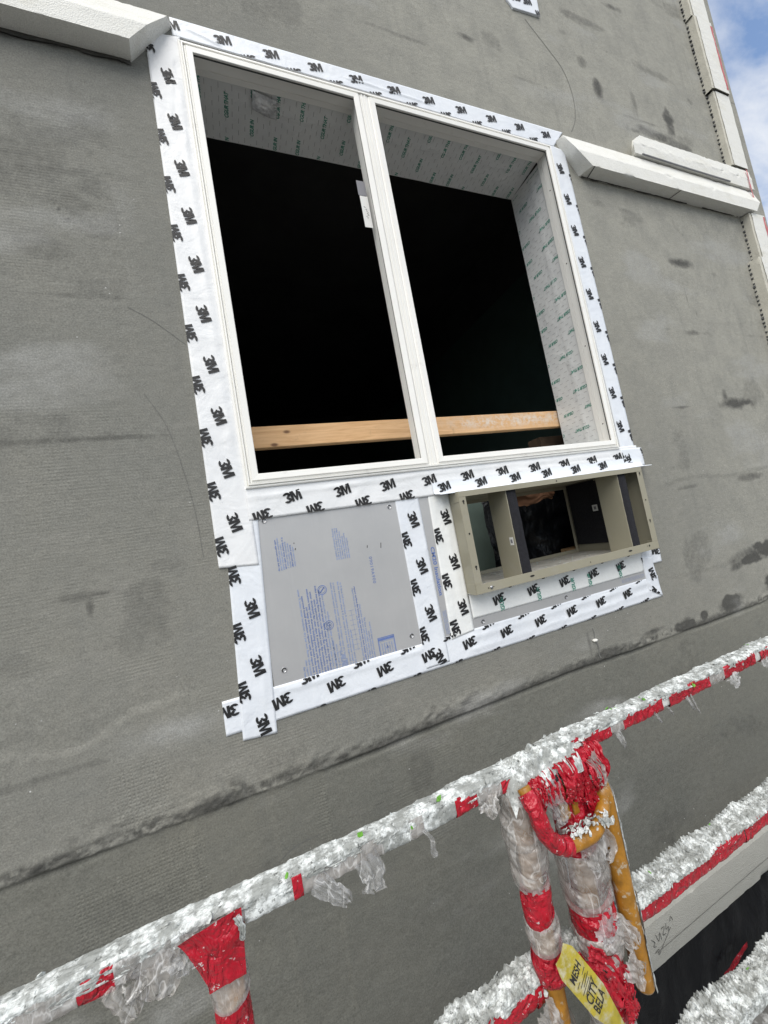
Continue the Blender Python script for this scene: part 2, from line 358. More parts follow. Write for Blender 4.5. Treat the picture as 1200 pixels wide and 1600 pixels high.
M['film_thin'] = film_material('clear_film_thin', (0.58, 0.58, 0.58), 0.62, 0.15)
M['bag'] = film_material('clear_bag', (0.92, 0.93, 0.95), 0.22, 0.06)
def black_film_material():
    mt, nt, b = new_mat('black_sheeting'); v = coords(nt); L = nt.links
    b.inputs['Base Color'].default_value = (0.008, 0.009, 0.011, 1); b.inputs['Roughness'].default_value = 0.18
    bump(nt, b, noise(nt, coords(nt, (1.6, 1, 0.7)), 7, 6, 0.6, 1.5), 0.8, 0.02)
    return mt
M['black_film'] = black_film_material()
def wood_material():
    mt, nt, b = new_mat('pine_timber'); v = coords(nt, (1.2, 16, 16)); L = nt.links
    g = noise(nt, v, 3.2, 7, 0.62, 1.2)
    c = ramp(nt, g, 0.30, (0.54, 0.31, 0.14), 0.70, (0.76, 0.49, 0.265))
    kv = N(nt, 'ShaderNodeTexVoronoi', Scale=5.5); L.new(coords(nt, (1, 2, 2)), kv.inputs['Vector'])
    c = mix(nt, ramp(nt, kv.outputs['Distance'], 0.05, (0.9, 0.9, 0.9), 0.11, (0, 0, 0)), c, (0.12, 0.055, 0.025))
    at = N(nt, 'ShaderNodeAttribute', attribute_name='pale')
    dn = noise(nt, coords(nt, (1, 1, 1)), 45, 7, 0.7)
    mm = N(nt, 'ShaderNodeMath', operation='MULTIPLY'); L.new(at.outputs['Fac'], mm.inputs[0]); L.new(ramp(nt, dn, 0.42, (0, 0, 0), 0.58, (1, 1, 1)), mm.inputs[1])
    c = mix(nt, mm.outputs[0], c, (0.66, 0.60, 0.53))
    c = mix(nt, ramp(nt, noise(nt, coords(nt), 16, 8, 0.72), 0.60, (0, 0, 0), 0.80, (0.6, 0.6, 0.6)), c, (0.17, 0.11, 0.07))
    L.new(c, b.inputs['Base Color']); b.inputs['Roughness'].default_value = 0.75
    bump(nt, b, g, 0.3, 0.002)
    return mt
M['wood'] = wood_material()
M['card'] = simple('brown_cardboard', (0.20, 0.10, 0.055), 0.85, 0.2, 8)
M['debris'] = simple('pale_debris', (0.42, 0.47, 0.44), 0.85, 0.25, 30)
M['leaf_green'] = simple('green_flake', (0.12, 0.33, 0.03), 0.6, 0.25, 50)

# ------------------------------------------------------------------ ground
gm = MB(); gm.add([(-900, -900, -9), (900, -900, -9), (900, 900, -9), (-900, 900, -9)], [(0, 1, 2, 3)])
tag(gm.build('ground', M['ground']), kind='structure')

# ------------------------------------------------------------------ building: rendered facade with openings, room behind
building = empty('building', 'grey cement rendered building wall with a window opening and a wall sleeve opening', 'building')
WX0, WX1, WZ0, WZ1 = -0.030, 1.748, -0.036, 1.632        # rough opening of the window
SX0, SX1, SZ0, SZ1 = 0.7305, 1.8055, -0.5645, -0.1520        # opening of the wall sleeve
CORNER = 3.86
def axis(lo, hi, d0, d1, step, extra):
    a = list(np.arange(lo, d0 - 0.2, 0.6)) + list(np.arange(d0, d1, step)) + list(np.arange(d1, hi - 0.15, 0.6)) + [hi]
    a = [v for v in a if all(abs(v - e) > step * 0.35 for e in extra)] + list(extra)
    return np.array(sorted(set(a)))
xs = axis(-7.0, CORNER, -1.1, 3.85, 0.0115, [WX0, WX1, SX0, SX1])
zs = axis(-9.0, 5.2, -2.75, 3.75, 0.0115, [WZ0, WZ1, SZ0, SZ1])
xs = np.array(sorted(set(xs[(xs < -0.82) | (xs > 1.55)]) | set(np.arange(-0.82, 1.55, 0.0078).tolist()) | {WX0, SX0}))
xs = xs[np.concatenate([[True], (np.diff(xs) > 0.0022) | np.isin(xs[1:], [WX0, SX0])])]
zs = np.array(sorted(set(zs[(zs < -1.07) | (zs > -0.87)]) | set(np.arange(-1.07, -0.87, 0.0042).tolist())))
X, Z = np.meshgrid(xs, zs, indexing='ij')
zr = np.interp(xs, [-7, -0.75, -0.24, 0.29, 0.73, 1.2, 1.6, 2.1, 2.75, 3.9], [-0.98, -0.981, -0.992, -0.995, -0.994, -0.992, -1.005, -1.016, -1.018, -1.018])[:, None]
zr = zr + 0.010 * (fbm(X * 4, X * 0, 3, 3) - 0.5)
DZ = Z - zr
# calm zone round the taped window
calm = sstep(0.0, 0.12, np.maximum.reduce([-0.22 - X, X - 1.96, -0.83 - Z, Z - 1.78]))
h = 0.0065 * (fbm(X * 0.9, Z * 1.1, 11, 3) - 0.5) + 0.0016 * (fbm(X * 7, Z * 9, 12, 4) - 0.5)
h *= calm
# ledge: the coat above laps over the one below, with a ragged lip and an open groove under it
lipn = fbm(X * 9, Z * 3, 21, 4); lipn2 = fbm(X * 28, Z * 34, 22, 4)
lap = sstep(-0.004, 0.007, DZ)                      # 1 above
step_h = 0.0060 + 0.006 * (fbm(X * 1.3, X * 0, 23, 2) - 0.5)
h += step_h * (lap - 1.0)
rag = np.exp(-((DZ - 0.022) / 0.020) ** 2) * sstep(0.42, 0.66, lipn)
h += rag * (0.018 * (lipn2 - 0.36))
rag2 = np.exp(-((DZ - 0.045) / 0.035) ** 2) * sstep(0.50, 0.70, fbm(X * 5.5, Z * 6, 27, 4)) * (1 - sstep(0.5, 1.2, X) * 0.7)
h += rag2 * 0.012 * (lipn2 - 0.25)
lip3 = fbm(X * 62, Z * 70, 30, 3)
band_ = np.exp(-((DZ - 0.018) / 0.024) ** 2) * sstep(0.36, 0.55, fbm(X * 3.3, X * 0 + 6, 33, 3))
h += band_ * 0.009 * (lip3 - 0.55)
gro = np.exp(-((DZ + 0.008) / 0.0075) ** 2) * sstep(0.30, 0.6, fbm(X * 2.6, X * 0 + 4, 24, 3))
h -= 0.009 * gro
# lapped trowel seams, each a low irregular step
def seam(x0, x1, pts, amp, seed, fade=0.12):
    global h
    zz = np.interp(X[:, 0], [p[0] for p in pts], [p[1] for p in pts])[:, None] + 0.012 * (fbm(X * 6, X * 0, seed, 4) - 0.5)
    w = sstep(x0 - 0.001, x0 + fade, X) * (1 - sstep(x1 - fade, x1 + 0.001, X))
    d = Z - zz
    h = h + amp * w * np.where(d > 0, np.exp(-d / 0.05), 0) - 0.4 * amp * w * np.exp(-(d / 0.006) ** 2)
seam(-1.1, -0.19, [(-1.1, 1.0), (-0.60, 1.013), (-0.45, 1.05), (-0.20, 1.055)], 0.0016, 31)
seam(-1.1, -0.17, [(-1.1, 0.163), (-0.5, 0.159), (-0.2, 0.156)], 0.0014, 32)
seam(-1.1, -0.17, [(-1.1, 0.66), (-0.37, 0.65), (-0.2, 0.63)], -0.0014, 33)
seam(-1.1, -0.21, [(-1.1, -0.68), (-0.73, -0.672), (-0.56, -0.715), (-0.44, -0.66), (-0.30, -0.64), (-0.20, -0.665)], -0.0045, 34)
seam(1.97, 3.9, [(1.9, -0.30), (2.1, -0.265), (2.29, -0.242), (2.5, -0.262), (2.71, -0.274), (3.06, -0.26), (3.9, -0.27)], 0.0030, 35)
seam(1.90, 3.9, [(1.85, -0.74), (2.38, -0.758), (2.84, -0.75), (3.9, -0.74)], 0.0018, 36)
seam(1.97, 3.5, [(1.9, 0.66), (2.4, 0.70), (2.9, 0.68), (3.5, 0.72)], 0.0013, 37)
# vertical lap lines on the lower coat
for sx_, am_ in ((-0.33, 0.0040), (-0.10, 0.0034), (0.06, 0.0030), (0.92, 0.0026), (1.75, 0.0020)):
    d = X - (sx_ + 0.012 * (fbm(Z * 5, Z * 0, 41, 3) - 0.5)); h += am_ * (1 - lap) * np.where(d > 0, np.exp(-d / 0.02), 0)
Y = -h
# stains, with one painted shadow arc among them
dirt = np.zeros_like(X)
def stain(cx, cz, rx, rz, a, seed, rot=0.0, lo=0.05, hi=1.35):
    c_, s_ = math.cos(rot), math.sin(rot)
    u = ((X - cx) * c_ + (Z - cz) * s_) / rx; w = (-(X - cx) * s_ + (Z - cz) * c_) / rz
    wob = 0.75 * (fbm(X * 11, Z * 16, seed, 4) - 0.5)
    np.maximum(dirt, a * (1 - sstep(lo, hi, np.sqrt(u * u + w * w) + wob * 1.6)), out=dirt)
for i, (cx, cz, rx, rz, a) in enumerate([
        (2.66, 1.075, 0.17, 0.035, 0.95), (3.02, 1.03, 0.06, 0.03, 0.5), (2.65, 0.616, 0.20, 0.022, 0.75), (2.40, 0.63, 0.06, 0.015, 0.5), (2.88, 0.161, 0.24, 0.045, 1.0), (2.36, 0.158, 0.12, 0.012, 0.85),
        (2.80, 0.22, 0.04, 0.06, 0.8), (2.87, -0.298, 0.20, 0.030, 0.75), (2.27, -0.295, 0.16, 0.012, 0.65), (2.72, -0.745, 0.30, 0.050, 1.1), (2.50, -0.78, 0.10, 0.03, 0.9), (1.96, -0.985, 0.10, 0.040, 1.2), (2.38, -0.965, 0.11, 0.045, 1.15),
        (2.13, -0.975, 0.04, 0.03, 1.0), (2.80, -0.93, 0.08, 0.05, 1.0), (2.21, 2.305, 0.05, 0.05, 0.7), (2.30, 2.163, 0.045, 0.09, 0.95), (2.94, 2.105, 0.06, 0.13, 1.05), (2.75, 1.96, 0.28, 0.045, 0.9), (2.98, 1.92, 0.16, 0.07, 0.8), (2.62, 2.15, 0.025, 0.12, 0.6),
        (2.30, 2.62, 0.35, 0.05, 0.62), (2.85, 2.45, 0.3, 0.045, 0.55), (2.63, 2.845, 0.10, 0.03, 0.8), (2.1, 2.46, 0.05, 0.03, 0.6), (1.35, 2.16, 0.06, 0.025, 0.9), (3.25, 2.35, 0.05, 0.04, 0.6), (1.33, 1.95, 0.06, 0.018, 0.0),
        (-0.50, -0.30, 0.09, 0.016, 0.7), (-0.30, -0.25, 0.10, 0.05, 0.45), (-0.45, 0.158, 0.30, 0.010, 0.75), (-0.45, 1.04, 0.20, 0.010, 0.65), (-0.44, 0.870, 0.014, 0.010, 1.1), (-0.46, 0.905, 0.008, 0.008, 1.0), (-0.50, -0.335, 0.012, 0.03, 0.8),
        (2.66, 0.86, 0.010, 0.10, 0.6), (2.72, 0.75, 0.010, 0.06, 0.6), (2.78, 0.42, 0.008, 0.12, 0.55), (0.50, -2.00, 0.16, 0.07, 1.1), (2.05, 1.36, 0.10, 0.03, 0.45), (-0.50, 1.494, 0.30, 0.014, 1.1), (-0.22, 1.50, 0.08, 0.012, 1.0), (3.38, 1.47, 0.08, 0.06, 0.6), (2.0, 1.50, 0.10, 0.012, 0.6),  # lowest entry: a shadow arc painted onto the wall
        (-0.25, -0.975, 0.13, 0.032, 0.9), (-0.62, -0.99, 0.12, 0.025, 0.6), (0.05, -0.975, 0.10, 0.026, 0.75), (0.26, -0.985, 0.05, 0.014, 0.6), (0.62, -0.985, 0.30, 0.016, 0.45), (1.42, -0.972, 0.12, 0.02, 1.3), (1.72, -0.955, 0.12, 0.018, 0.9), (1.31, -0.92, 0.012, 0.07, 0.8), (1.55, -1.9, 0.05, 0.3, 0.5), (1.40, -1.35, 0.06, 0.16, 0.45), (0.30, -1.30, 0.20, 0.07, 0.35), (-0.46, -1.15, 0.16, 0.06, 0.4), (-0.14, -1.22, 0.03, 0.05, 0.55)]):
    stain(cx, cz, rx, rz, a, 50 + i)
for i, (cx, cz, rx, rz) in enumerate(((1.96, -0.985, 0.095, 0.030), (2.13, -0.972, 0.035, 0.022), (2.38, -0.962, 0.10, 0.042), (2.80, -0.925, 0.08, 0.05), (2.66, -0.770, 0.16, 0.030), (2.86, -0.735, 0.20, 0.050), (1.72, -0.952, 0.05, 0.012), (2.76, 1.945, 0.22, 0.030), (2.98, 1.925, 0.15, 0.050), (2.94, 2.105, 0.045, 0.11), (2.30, 2.163, 0.035, 0.07), (2.85, 0.158, 0.13, 0.024), (3.0, 0.165, 0.09, 0.03), (2.65, 1.078, 0.12, 0.018))):
    stain(cx, cz, rx, rz, [1.35, 1.2, 1.35, 1.3, 1.2, 1.35, 1.0, 0.75, 0.75, 0.85, 0.8, 1.0, 1.0, 0.9][i], 170 + i, 0.0, 0.55, 1.15)
# darker tone along the open groove and ragged lip
np.maximum(dirt, 0.80 * np.exp(-((DZ + 0.002) / 0.014) ** 2) * sstep(0.34, 0.62, fbm(X * 3.1, X * 0 + 8, 26, 3)), out=dirt)
np.maximum(dirt, 0.85 * band_ * sstep(0.60, 0.36, lip3), out=dirt)
np.maximum(dirt, 1.0 * rag * sstep(0.40, 0.62, lipn2), out=dirt)
np.maximum(dirt, 0.75 * rag2 * sstep(0.45, 0.65, fbm(X * 22, Z * 30, 28, 4)), out=dirt)
np.maximum(dirt, 0.9 * np.exp(-((DZ - 0.012) / 0.022) ** 2) * sstep(0.45, 0.62, fbm(X * 2.7, X * 0 + 3, 29, 4)), out=dirt)
np.maximum(dirt, 0.45 * sstep(0.62, 0.80, fbm(X * 3.2, Z * 4.5, 90, 5)) * calm, out=dirt)
for k, zc in enumerate((2.49, 2.03, 1.075, 0.616, 0.16, -0.297, -0.752)):      # dirty courses between the render lifts
    np.maximum(dirt, 0.62 * np.exp(-((Z - zc - 0.01 * (fbm(X * 3, X * 0, 95 + k, 3) - 0.5)) / 0.012) ** 2) * sstep(0.50, 0.72, fbm(X * 2.3, X * 0 + k, 96 + k, 4)) * calm, out=dirt)
pale = 0.8 * sstep(0.58, 0.75, fbm(X * 1.7, Z * 5, 97, 4)) * calm
pale += 1.3 * np.exp(-(((X + 0.33) / 0.10) ** 2 + ((Z + 0.735) / 0.03) ** 2))
weave = 0.12 + 0.88 * sstep(0.44, 0.62, fbm(X * 1.6, Z * 2.4, 98, 3)) * (0.5 + 0.5 * (1 - sstep(0.2, 1.3, X)))
gridp = np.zeros_like(X)
weavex = sstep(0.64, 0.74, fbm(X * 3.4, Z * 3.4, 99, 3)) * 0.6
for (a0, a1, b0, b1) in ((-0.50, -0.36, -0.96, -0.79), (-0.62, -0.33, -1.35, -1.06), (-0.42, -0.30, -1.30, -1.03), (0.03, 0.075, -1.35, -1.03)):
    w_ = sstep(a0 - 0.02, a0 + 0.02, X) * (1 - sstep(a1 - 0.02, a1 + 0.02, X)) * sstep(b0 - 0.02, b0 + 0.02, Z) * (1 - sstep(b1 - 0.02, b1 + 0.02, Z))
    gridp = np.maximum(gridp, 2.2 * w_)
dry = sstep(0.3, 3.0, X + 0.75 * (Z - 0.5) + 0.9 * (fbm(X * 0.8, Z * 0.8, 120, 4) - 0.5))  # diagonal light gradient painted into the wall colour, paler toward upper right
weavex = np.maximum(weavex, 1.6 * sstep(0.0, 0.01, DZ) * (1 - sstep(0.035, 0.06, DZ)) * sstep(0.48, 0.6, fbm(X * 2.9, X * 0, 131, 3)))
xc = 0.5 * (xs[1:] + xs[:-1])[:, None]; zc = 0.5 * (zs[1:] + zs[:-1])[None, :]
keep = ~(((xc > WX0) & (xc < WX1) & (zc > WZ0) & (zc < WZ1)) | ((xc > SX0) & (xc < SX1) & (zc > SZ0) & (zc < SZ1)))
grid_mesh('wall', np.stack([X, Y, Z], -1), M['wall'], building, keep, True, dict(dirt=dirt, pale=pale, weave=weave, weavex=weavex, gridp=gridp, coat=(1 - lap), dry=dry))
# side wall round the corner, roof edge, inner face of the facade
T = 0.285
b_ = MB(); b_.add([(CORNER, 0.002, -9), (CORNER, 9, -9), (CORNER, 9, 5.2), (CORNER, 0.002, 5.2)], [(0, 1, 2, 3)]); b_.build('side_wall', M['wall'], building)
b_ = MB(); b_.box(-7, CORNER - 0.003, 0.012, 9, 5.2, 5.5); b_.build('roof', M['wall'], building)
def ring_faces(mb, y, x0, x1, z0, z1, holes):
    xa = sorted({x0, x1, *[v for hh in holes for v in hh[:2]]}); za = sorted({z0, z1, *[v for hh in holes for v in hh[2:]]})
    for i in range(len(xa) - 1):
        for j in range(len(za) - 1):
            cx, cz = (xa[i] + xa[i + 1]) / 2, (za[j] + za[j + 1]) / 2
            if any(hh[0] < cx < hh[1] and hh[2] < cz < hh[3] for hh in holes): continue
            mb.add([(xa[i], y, za[j]), (xa[i + 1], y, za[j]), (xa[i + 1], y, za[j + 1]), (xa[i], y, za[j + 1])], [(0, 1, 2, 3)])
RX0, RX1, RY1, RZ0, RZ1 = -1.6, 2.60, 6.0, -0.95, 2.35
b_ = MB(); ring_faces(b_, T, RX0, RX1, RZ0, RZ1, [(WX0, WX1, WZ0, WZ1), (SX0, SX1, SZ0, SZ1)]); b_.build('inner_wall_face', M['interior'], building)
for (a0, a1, c0, c1) in ((WX0, WX1, WZ0, WZ1), (SX0, SX1, SZ0, SZ1)):
    b_ = MB()
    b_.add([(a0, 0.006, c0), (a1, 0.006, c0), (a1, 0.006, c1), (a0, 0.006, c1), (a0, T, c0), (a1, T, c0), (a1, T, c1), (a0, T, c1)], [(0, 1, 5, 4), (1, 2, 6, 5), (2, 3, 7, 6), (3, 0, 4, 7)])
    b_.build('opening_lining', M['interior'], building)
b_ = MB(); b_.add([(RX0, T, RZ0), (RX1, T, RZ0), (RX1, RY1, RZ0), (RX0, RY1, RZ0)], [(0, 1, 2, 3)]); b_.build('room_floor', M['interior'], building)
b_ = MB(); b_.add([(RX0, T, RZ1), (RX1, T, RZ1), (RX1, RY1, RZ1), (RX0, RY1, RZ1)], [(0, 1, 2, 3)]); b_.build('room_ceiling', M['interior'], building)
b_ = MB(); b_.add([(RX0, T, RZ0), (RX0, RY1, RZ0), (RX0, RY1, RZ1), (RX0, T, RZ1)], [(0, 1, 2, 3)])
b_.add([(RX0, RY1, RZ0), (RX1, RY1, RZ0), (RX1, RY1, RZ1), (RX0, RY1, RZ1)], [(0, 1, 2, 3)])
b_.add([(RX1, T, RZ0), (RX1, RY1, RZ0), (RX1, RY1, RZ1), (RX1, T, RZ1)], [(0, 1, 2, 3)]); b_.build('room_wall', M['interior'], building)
b_ = MB(); b_.box(RX1 - 0.02, RX1 - 0.002, T + 0.01, RY1 - 0.01, RZ0 + 0.01, 1.80); b_.build('green_wallboard', M['greenboard'], building)
for k in range(6):
    b_ = MB(); x_ = -0.2 + k * 0.406
    b_.box(x_, x_ + 0.035, 3.40, 3.49, RZ0 + 0.01, 0.62); b_.build('stud', M['stud'], building)
# hairline trowel scratches, each a thin raised burr
def stroke2d(pts, w):
    P = [Vector((p[0], p[1])) for p in pts]; L_, R_ = [], []
    for i, p in enumerate(P):
        t = (P[min(i + 1, len(P) - 1)] - P[max(i - 1, 0)]).normalized(); n = Vector((-t.y, t.x))
        L_.append(p + n * w / 2); R_.append(p - n * w / 2)
    vs = L_ + R_; k = len(P)
    return vs, [(i, i + 1, k + i + 1, k + i) for i in range(k - 1)]
def smooth_poly(pts, n=6):
    out = []
    for i in range(len(pts) - 1):
        p0 = pts[max(i - 1, 0)]; p1 = pts[i]; p2 = pts[i + 1]; p3 = pts[min(i + 2, len(pts) - 1)]
        for k in range(n):
            t = k / n
            out.append(tuple(0.5 * ((2 * p1[d]) + (-p0[d] + p2[d]) * t + (2 * p0[d] - 5 * p1[d] + 4 * p2[d] - p3[d]) * t * t + (-p0[d] + 3 * p1[d] - 3 * p2[d] + p3[d]) * t ** 3) for d in range(len(p1))))
    out.append(tuple(pts[-1])); return out
M['scratch'] = simple('scratch_line', (0.15, 0.15, 0.14), 0.9, 0.2, 30)
def wall_y(x, z):
    i = np.clip(np.searchsorted(xs, x) - 1, 0, len(xs) - 2); j = np.clip(np.searchsorted(zs, z) - 1, 0, len(zs) - 2)
    u = (x - xs[i]) / (xs[i + 1] - xs[i]); w = (z - zs[j]) / (zs[j + 1] - zs[j])
    return (Y[i, j] * (1 - u) * (1 - w) + Y[i + 1, j] * u * (1 - w) + Y[i, j + 1] * (1 - u) * w + Y[i + 1, j + 1] * u * w)
for pts, w in (([(1.345, -0.845), (1.349, -0.87), (1.346, -0.90), (1.356, -0.93), (1.352, -0.965), (1.36, -0.985)], 0.006), ([(-0.307, 0.589), (-0.24, 0.544), (-0.155, 0.467)], 0.0018), ([(-0.295, 0.298), (-0.245, 0.19), (-0.216, 0.051), (-0.197, -0.098), (-0.192, -0.244)], 0.0014), ([(1.807, 2.44), (1.935, 2.303), (2.026, 2.19), (2.056, 2.035), (2.033, 1.886), (1.973, 1.785)], 0.0035), ([(-0.16, -1.24), (-0.10, -1.205), (-0.04, -1.185), (0.03, -1.183)], 0.002), ([(0.10, 1.98), (0.17, 2.0), (0.26, 2.03)], 0.004)):
    vs, fs = stroke2d(smooth_poly(pts, 8), w)
    b_ = MB(); b_.add([(p.x, wall_y(p.x, p.y) - 0.0012, p.y) for p in vs], fs); b_.build('trowel_scratch', M['scratch'], building)

# ------------------------------------------------------------------ print: letter shapes
_glyph = {}
def text2d(s, bold=0.0, shear=0.0, spacing=1.0):
    key = (s, bold, shear, spacing)
    if key in _glyph: return _glyph[key]
    cu = bpy.data.curves.new('txt', 'FONT'); cu.body = s; cu.offset = bold; cu.shear = shear; cu.space_character = spacing; cu.resolution_u = 3; cu.align_x = 'CENTER'; cu.align_y = 'CENTER'
    o = bpy.data.objects.new('txt', cu); COL.objects.link(o)
    bpy.context.view_layer.update()
    me = o.evaluated_get(bpy.context.evaluated_depsgraph_get()).to_mesh()
    V = [(v.co.x, v.co.y) for v in me.vertices]; F = [tuple(p.vertices) for p in me.polygons]
    bpy.data.objects.remove(o); bpy.data.curves.remove(cu)
    _glyph[key] = (V, F); return V, F
def logo2d():
    """bold block figure three joined to a block M, unit height, centred"""
    V, F = [], []
    def arc(cx, cy, rx, ry, a0, a1, n=9): return [(cx + rx * math.cos(rad(a0 + (a1 - a0) * i / n)), cy + ry * math.sin(rad(a0 + (a1 - a0) * i / n))) for i in range(n + 1)]
    for cy, a0, a1 in ((0.755, 165, -80), (0.265, 80, -168)):
        o = arc(0.33, cy, 0.33, 0.265, a0, a1); i_ = arc(0.33, cy, 0.095, 0.060, a0, a1); k = len(V); n = len(o)
        V += o + i_; F += [(k + q, k + q + 1, k + n + q + 1, k + n + q) for q in range(n - 1)]
    k = len(V); V += [(0.26, 0.425), (0.46, 0.425), (0.46, 0.595), (0.26, 0.595)]; F.append((k, k + 1, k + 2, k + 3))
    def quad(*p):
        k = len(V); V.extend(p); F.append(tuple(range(k, k + len(p))))
    quad((0.64, 0), (0.87, 0), (0.87, 1.0), (0.64, 1.0)); quad((1.35, 0), (1.58, 0), (1.58, 1.0), (1.35, 1.0))
    quad((0.872, 1.0), (0.872, 0.66), (1.045, 0.0), (1.175, 0.0), (1.108, 0.42), (0.96, 1.0)); quad((1.26, 1.0), (1.112, 0.42), (1.178, 0.0), (1.348, 0.66), (1.348, 1.0))
    c_, s_ = math.cos(rad(13)), math.sin(rad(13))      # printed at a slant to the tape's run
    return [((x - 0.78) * 1.10 * c_ - (y - 0.5) * s_, (x - 0.78) * 1.10 * s_ + (y - 0.5) * c_) for x, y in V], F
LOGO = logo2d()
def clip2d(V, F, poly):
    """clip a 2-D mesh to a convex polygon (counter-clockwise)"""
    bm = bmesh.new(); vs = [bm.verts.new((x, y, 0)) for x, y in V]
    for f in F:
        try: bm.faces.new([vs[i] for i in f])
        except ValueError: pass
    for i in range(len(poly)):
        a = Vector((*poly[i], 0)); b = Vector((*poly[(i + 1) % len(poly)], 0)); d = b - a; n = Vector((d.y, -d.x, 0))
        g = bm.verts[:] + bm.edges[:] + bm.faces[:]
        if not g: break
        bmesh.ops.bisect_plane(bm, geom=g, dist=1e-6, plane_co=a, plane_no=n, clear_outer=True)
    bm.verts.index_update(); V2 = [(v.co.x, v.co.y) for v in bm.verts]; F2 = [tuple(v.index for v in f.verts) for f in bm.faces]; bm.free()
    return V2, F2
def place2d(G, x, z, size, ang, xs_=1.0):
    c, s = math.cos(rad(ang)), math.sin(rad(ang))
    return [(x + size * (u * xs_ * c - w * s), z + size * (u * xs_ * s + w * c)) for u, w in G[0]], G[1]

# ------------------------------------------------------------------ tape strips lying on the wall
S = 0.1811
def tape(label, quad, layer, prints, mat='tape', seed=1, wr=0.0008, name='flashing_tape', cat='tape', group=None, creases=(), ragged=0.0008):
    """quad: four (x,z) corners counter-clockwise seen from outside; prints: list of (glyph, x, z, size, angle, ink)"""
    q = [Vector(p) for p in quad]
    lu = max((q[1] - q[0]).length, (q[2] - q[3]).length); lv = max((q[3] - q[0]).length, (q[2] - q[1]).length)
    nu = max(3, int(lu / 0.008)); nv = max(3, int(lv / 0.008))
    u = np.linspace(0, 1, nu + 1)[:, None]; v = np.linspace(0, 1, nv + 1)[None, :]
    Px = (1 - u) * (1 - v) * q[0].x + u * (1 - v) * q[1].x + u * v * q[2].x + (1 - u) * v * q[3].x
    Pz = (1 - u) * (1 - v) * q[0].y + u * (1 - v) * q[1].y + u * v * q[2].y + (1 - u) * v * q[3].y
    base = 0.0016 + 0.0011 * layer
    def hh(x, z):
        r = wr * (fbm(np.asarray(x) * 13 + seed, np.asarray(z) * 13, 200 + seed, 3) - 0.2)
        r = r + wr * 0.8 * np.abs(fbm(np.asarray(x) * 24 + 3 * seed, np.asarray(z) * 24, 300 + seed, 2) - 0.5)
        for (cx0, cz0, cx1, cz1, wd, am) in creases:
            dxx, dzz = cx1 - cx0, cz1 - cz0; ll = math.hypot(dxx, dzz)
            t = ((np.asarray(x) - cx0) * dxx + (np.asarray(z) - cz0) * dzz) / ll
            d = (-(np.asarray(x) - cx0) * dzz + (np.asarray(z) - cz0) * dxx) / ll + 0.006 * (fbm(t * 14, t * 0, seed + 9, 3) - 0.5)
            r = r + 1.35 * am * np.exp(-(d / wd) ** 2) * sstep(-0.02, 0.02, t) * (1 - sstep(ll - 0.02, ll + 0.02, t)) * (0.5 + vn(t * 9, t * 0, seed))
        return -(base + r)
    P = np.stack([Px, hh(Px, Pz), Pz], -1)
    # skirt down to the wall so that the edge has thickness
    def pad(P):
        top = P[:, :1].copy(); bot = P[:, -1:].copy(); top[..., 1] = base * 0.0 + 0.001; bot[..., 1] = 0.001
        P = np.concatenate([top, P, bot], 1)
        a = P[:1].copy(); b = P[-1:].copy(); a[..., 1] = 0.001; b[..., 1] = 0.001
        return np.concatenate([a, P, b], 0)
    o = grid_mesh(name, pad(P), M[mat], None, None, True)
    tag(o, label, cat, group)
    inks = {}
    for (G, x, z, size, ang, ink) in prints:
        V, F = place2d(G, x, z, size, ang)
        V, F = clip2d(V, F, quad)
        if F: inks.setdefault(ink, []).append((V, F))
    for ink, lst in inks.items():
        for V, F in lst:
            mb = MB()
            ax = np.array([p[0] for p in V]); az = np.array([p[1] for p in V]); ay = hh(ax, az) - 0.0021
            mb.add(list(zip(ax, ay, az)), F)
            mb.build('printed_logo' if ink == 'ink' else 'printed_word', M[ink], o)
    return o
LS = 0.036   # letter height
def row_x(x0, z0, n, ang, slope=0.0, start=0): return [(LOGO, x0 + S * i, z0 + slope * S * i, LS, ang, 'ink') for i in range(start, n)]
def row_z(x0, z0, n, ang, slope=0.0, start=0): return [(LOGO, x0 + slope * S * i, z0 - S * i, LS, ang, 'ink') for i in range(start, n)]
rnd = random.Random(5)
TG = 'white printed flashing tapes'
tape('white printed tape along the head of the window', [(-0.050, 1.662), (1.800, 1.650), (1.893, 1.757), (-0.052, 1.737)], 2,
     row_x(0.1263, 1.7024, 10, 0, 0.0037) + [(LOGO, -0.0548, 1.702, LS, 0, 'ink')] + row_x(0.217, 1.650, 9, 180, 0.001), seed=1, group=TG,
     creases=[(0.62, 1.70, 1.05, 1.69, 0.004, 0.002), (0.0, 1.71, 0.12, 1.675, 0.004, 0.002)])
tape('white printed tape down the left jamb of the window', [(-0.152, -0.288), (-0.030, -0.300), (-0.026, 1.662), (-0.143, 1.640)], 3,
     row_z(-0.0855, 1.482, 10, -90, -0.0005) + [(LOGO, -0.137, 1.407 - S * i, LS, 90, 'ink') for i in range(-1, 10)], mat='tape_old', seed=2, group=TG,
     creases=[(-0.062, 1.5, -0.062, -0.05, 0.012, 0.0018), (-0.06, 1.58, -0.10, 1.30, 0.004, 0.002), (-0.045, 1.52, -0.06, 1.20, 0.003, 0.002)])
tape('white printed tape down the right jamb of the window', [(1.786, -0.062), (1.886, -0.062), (1.876, 1.640), (1.776, 1.655)], 2,
     row_z(1.811, 1.5229, 9, -90, 0.0041) + [(LOGO, 1.889, 1.470 - S * i, LS, 90, 'ink') for i in range(9)], seed=3, group=TG, creases=[(1.84, 1.5, 1.85, 0, 0.008, 0.001)])
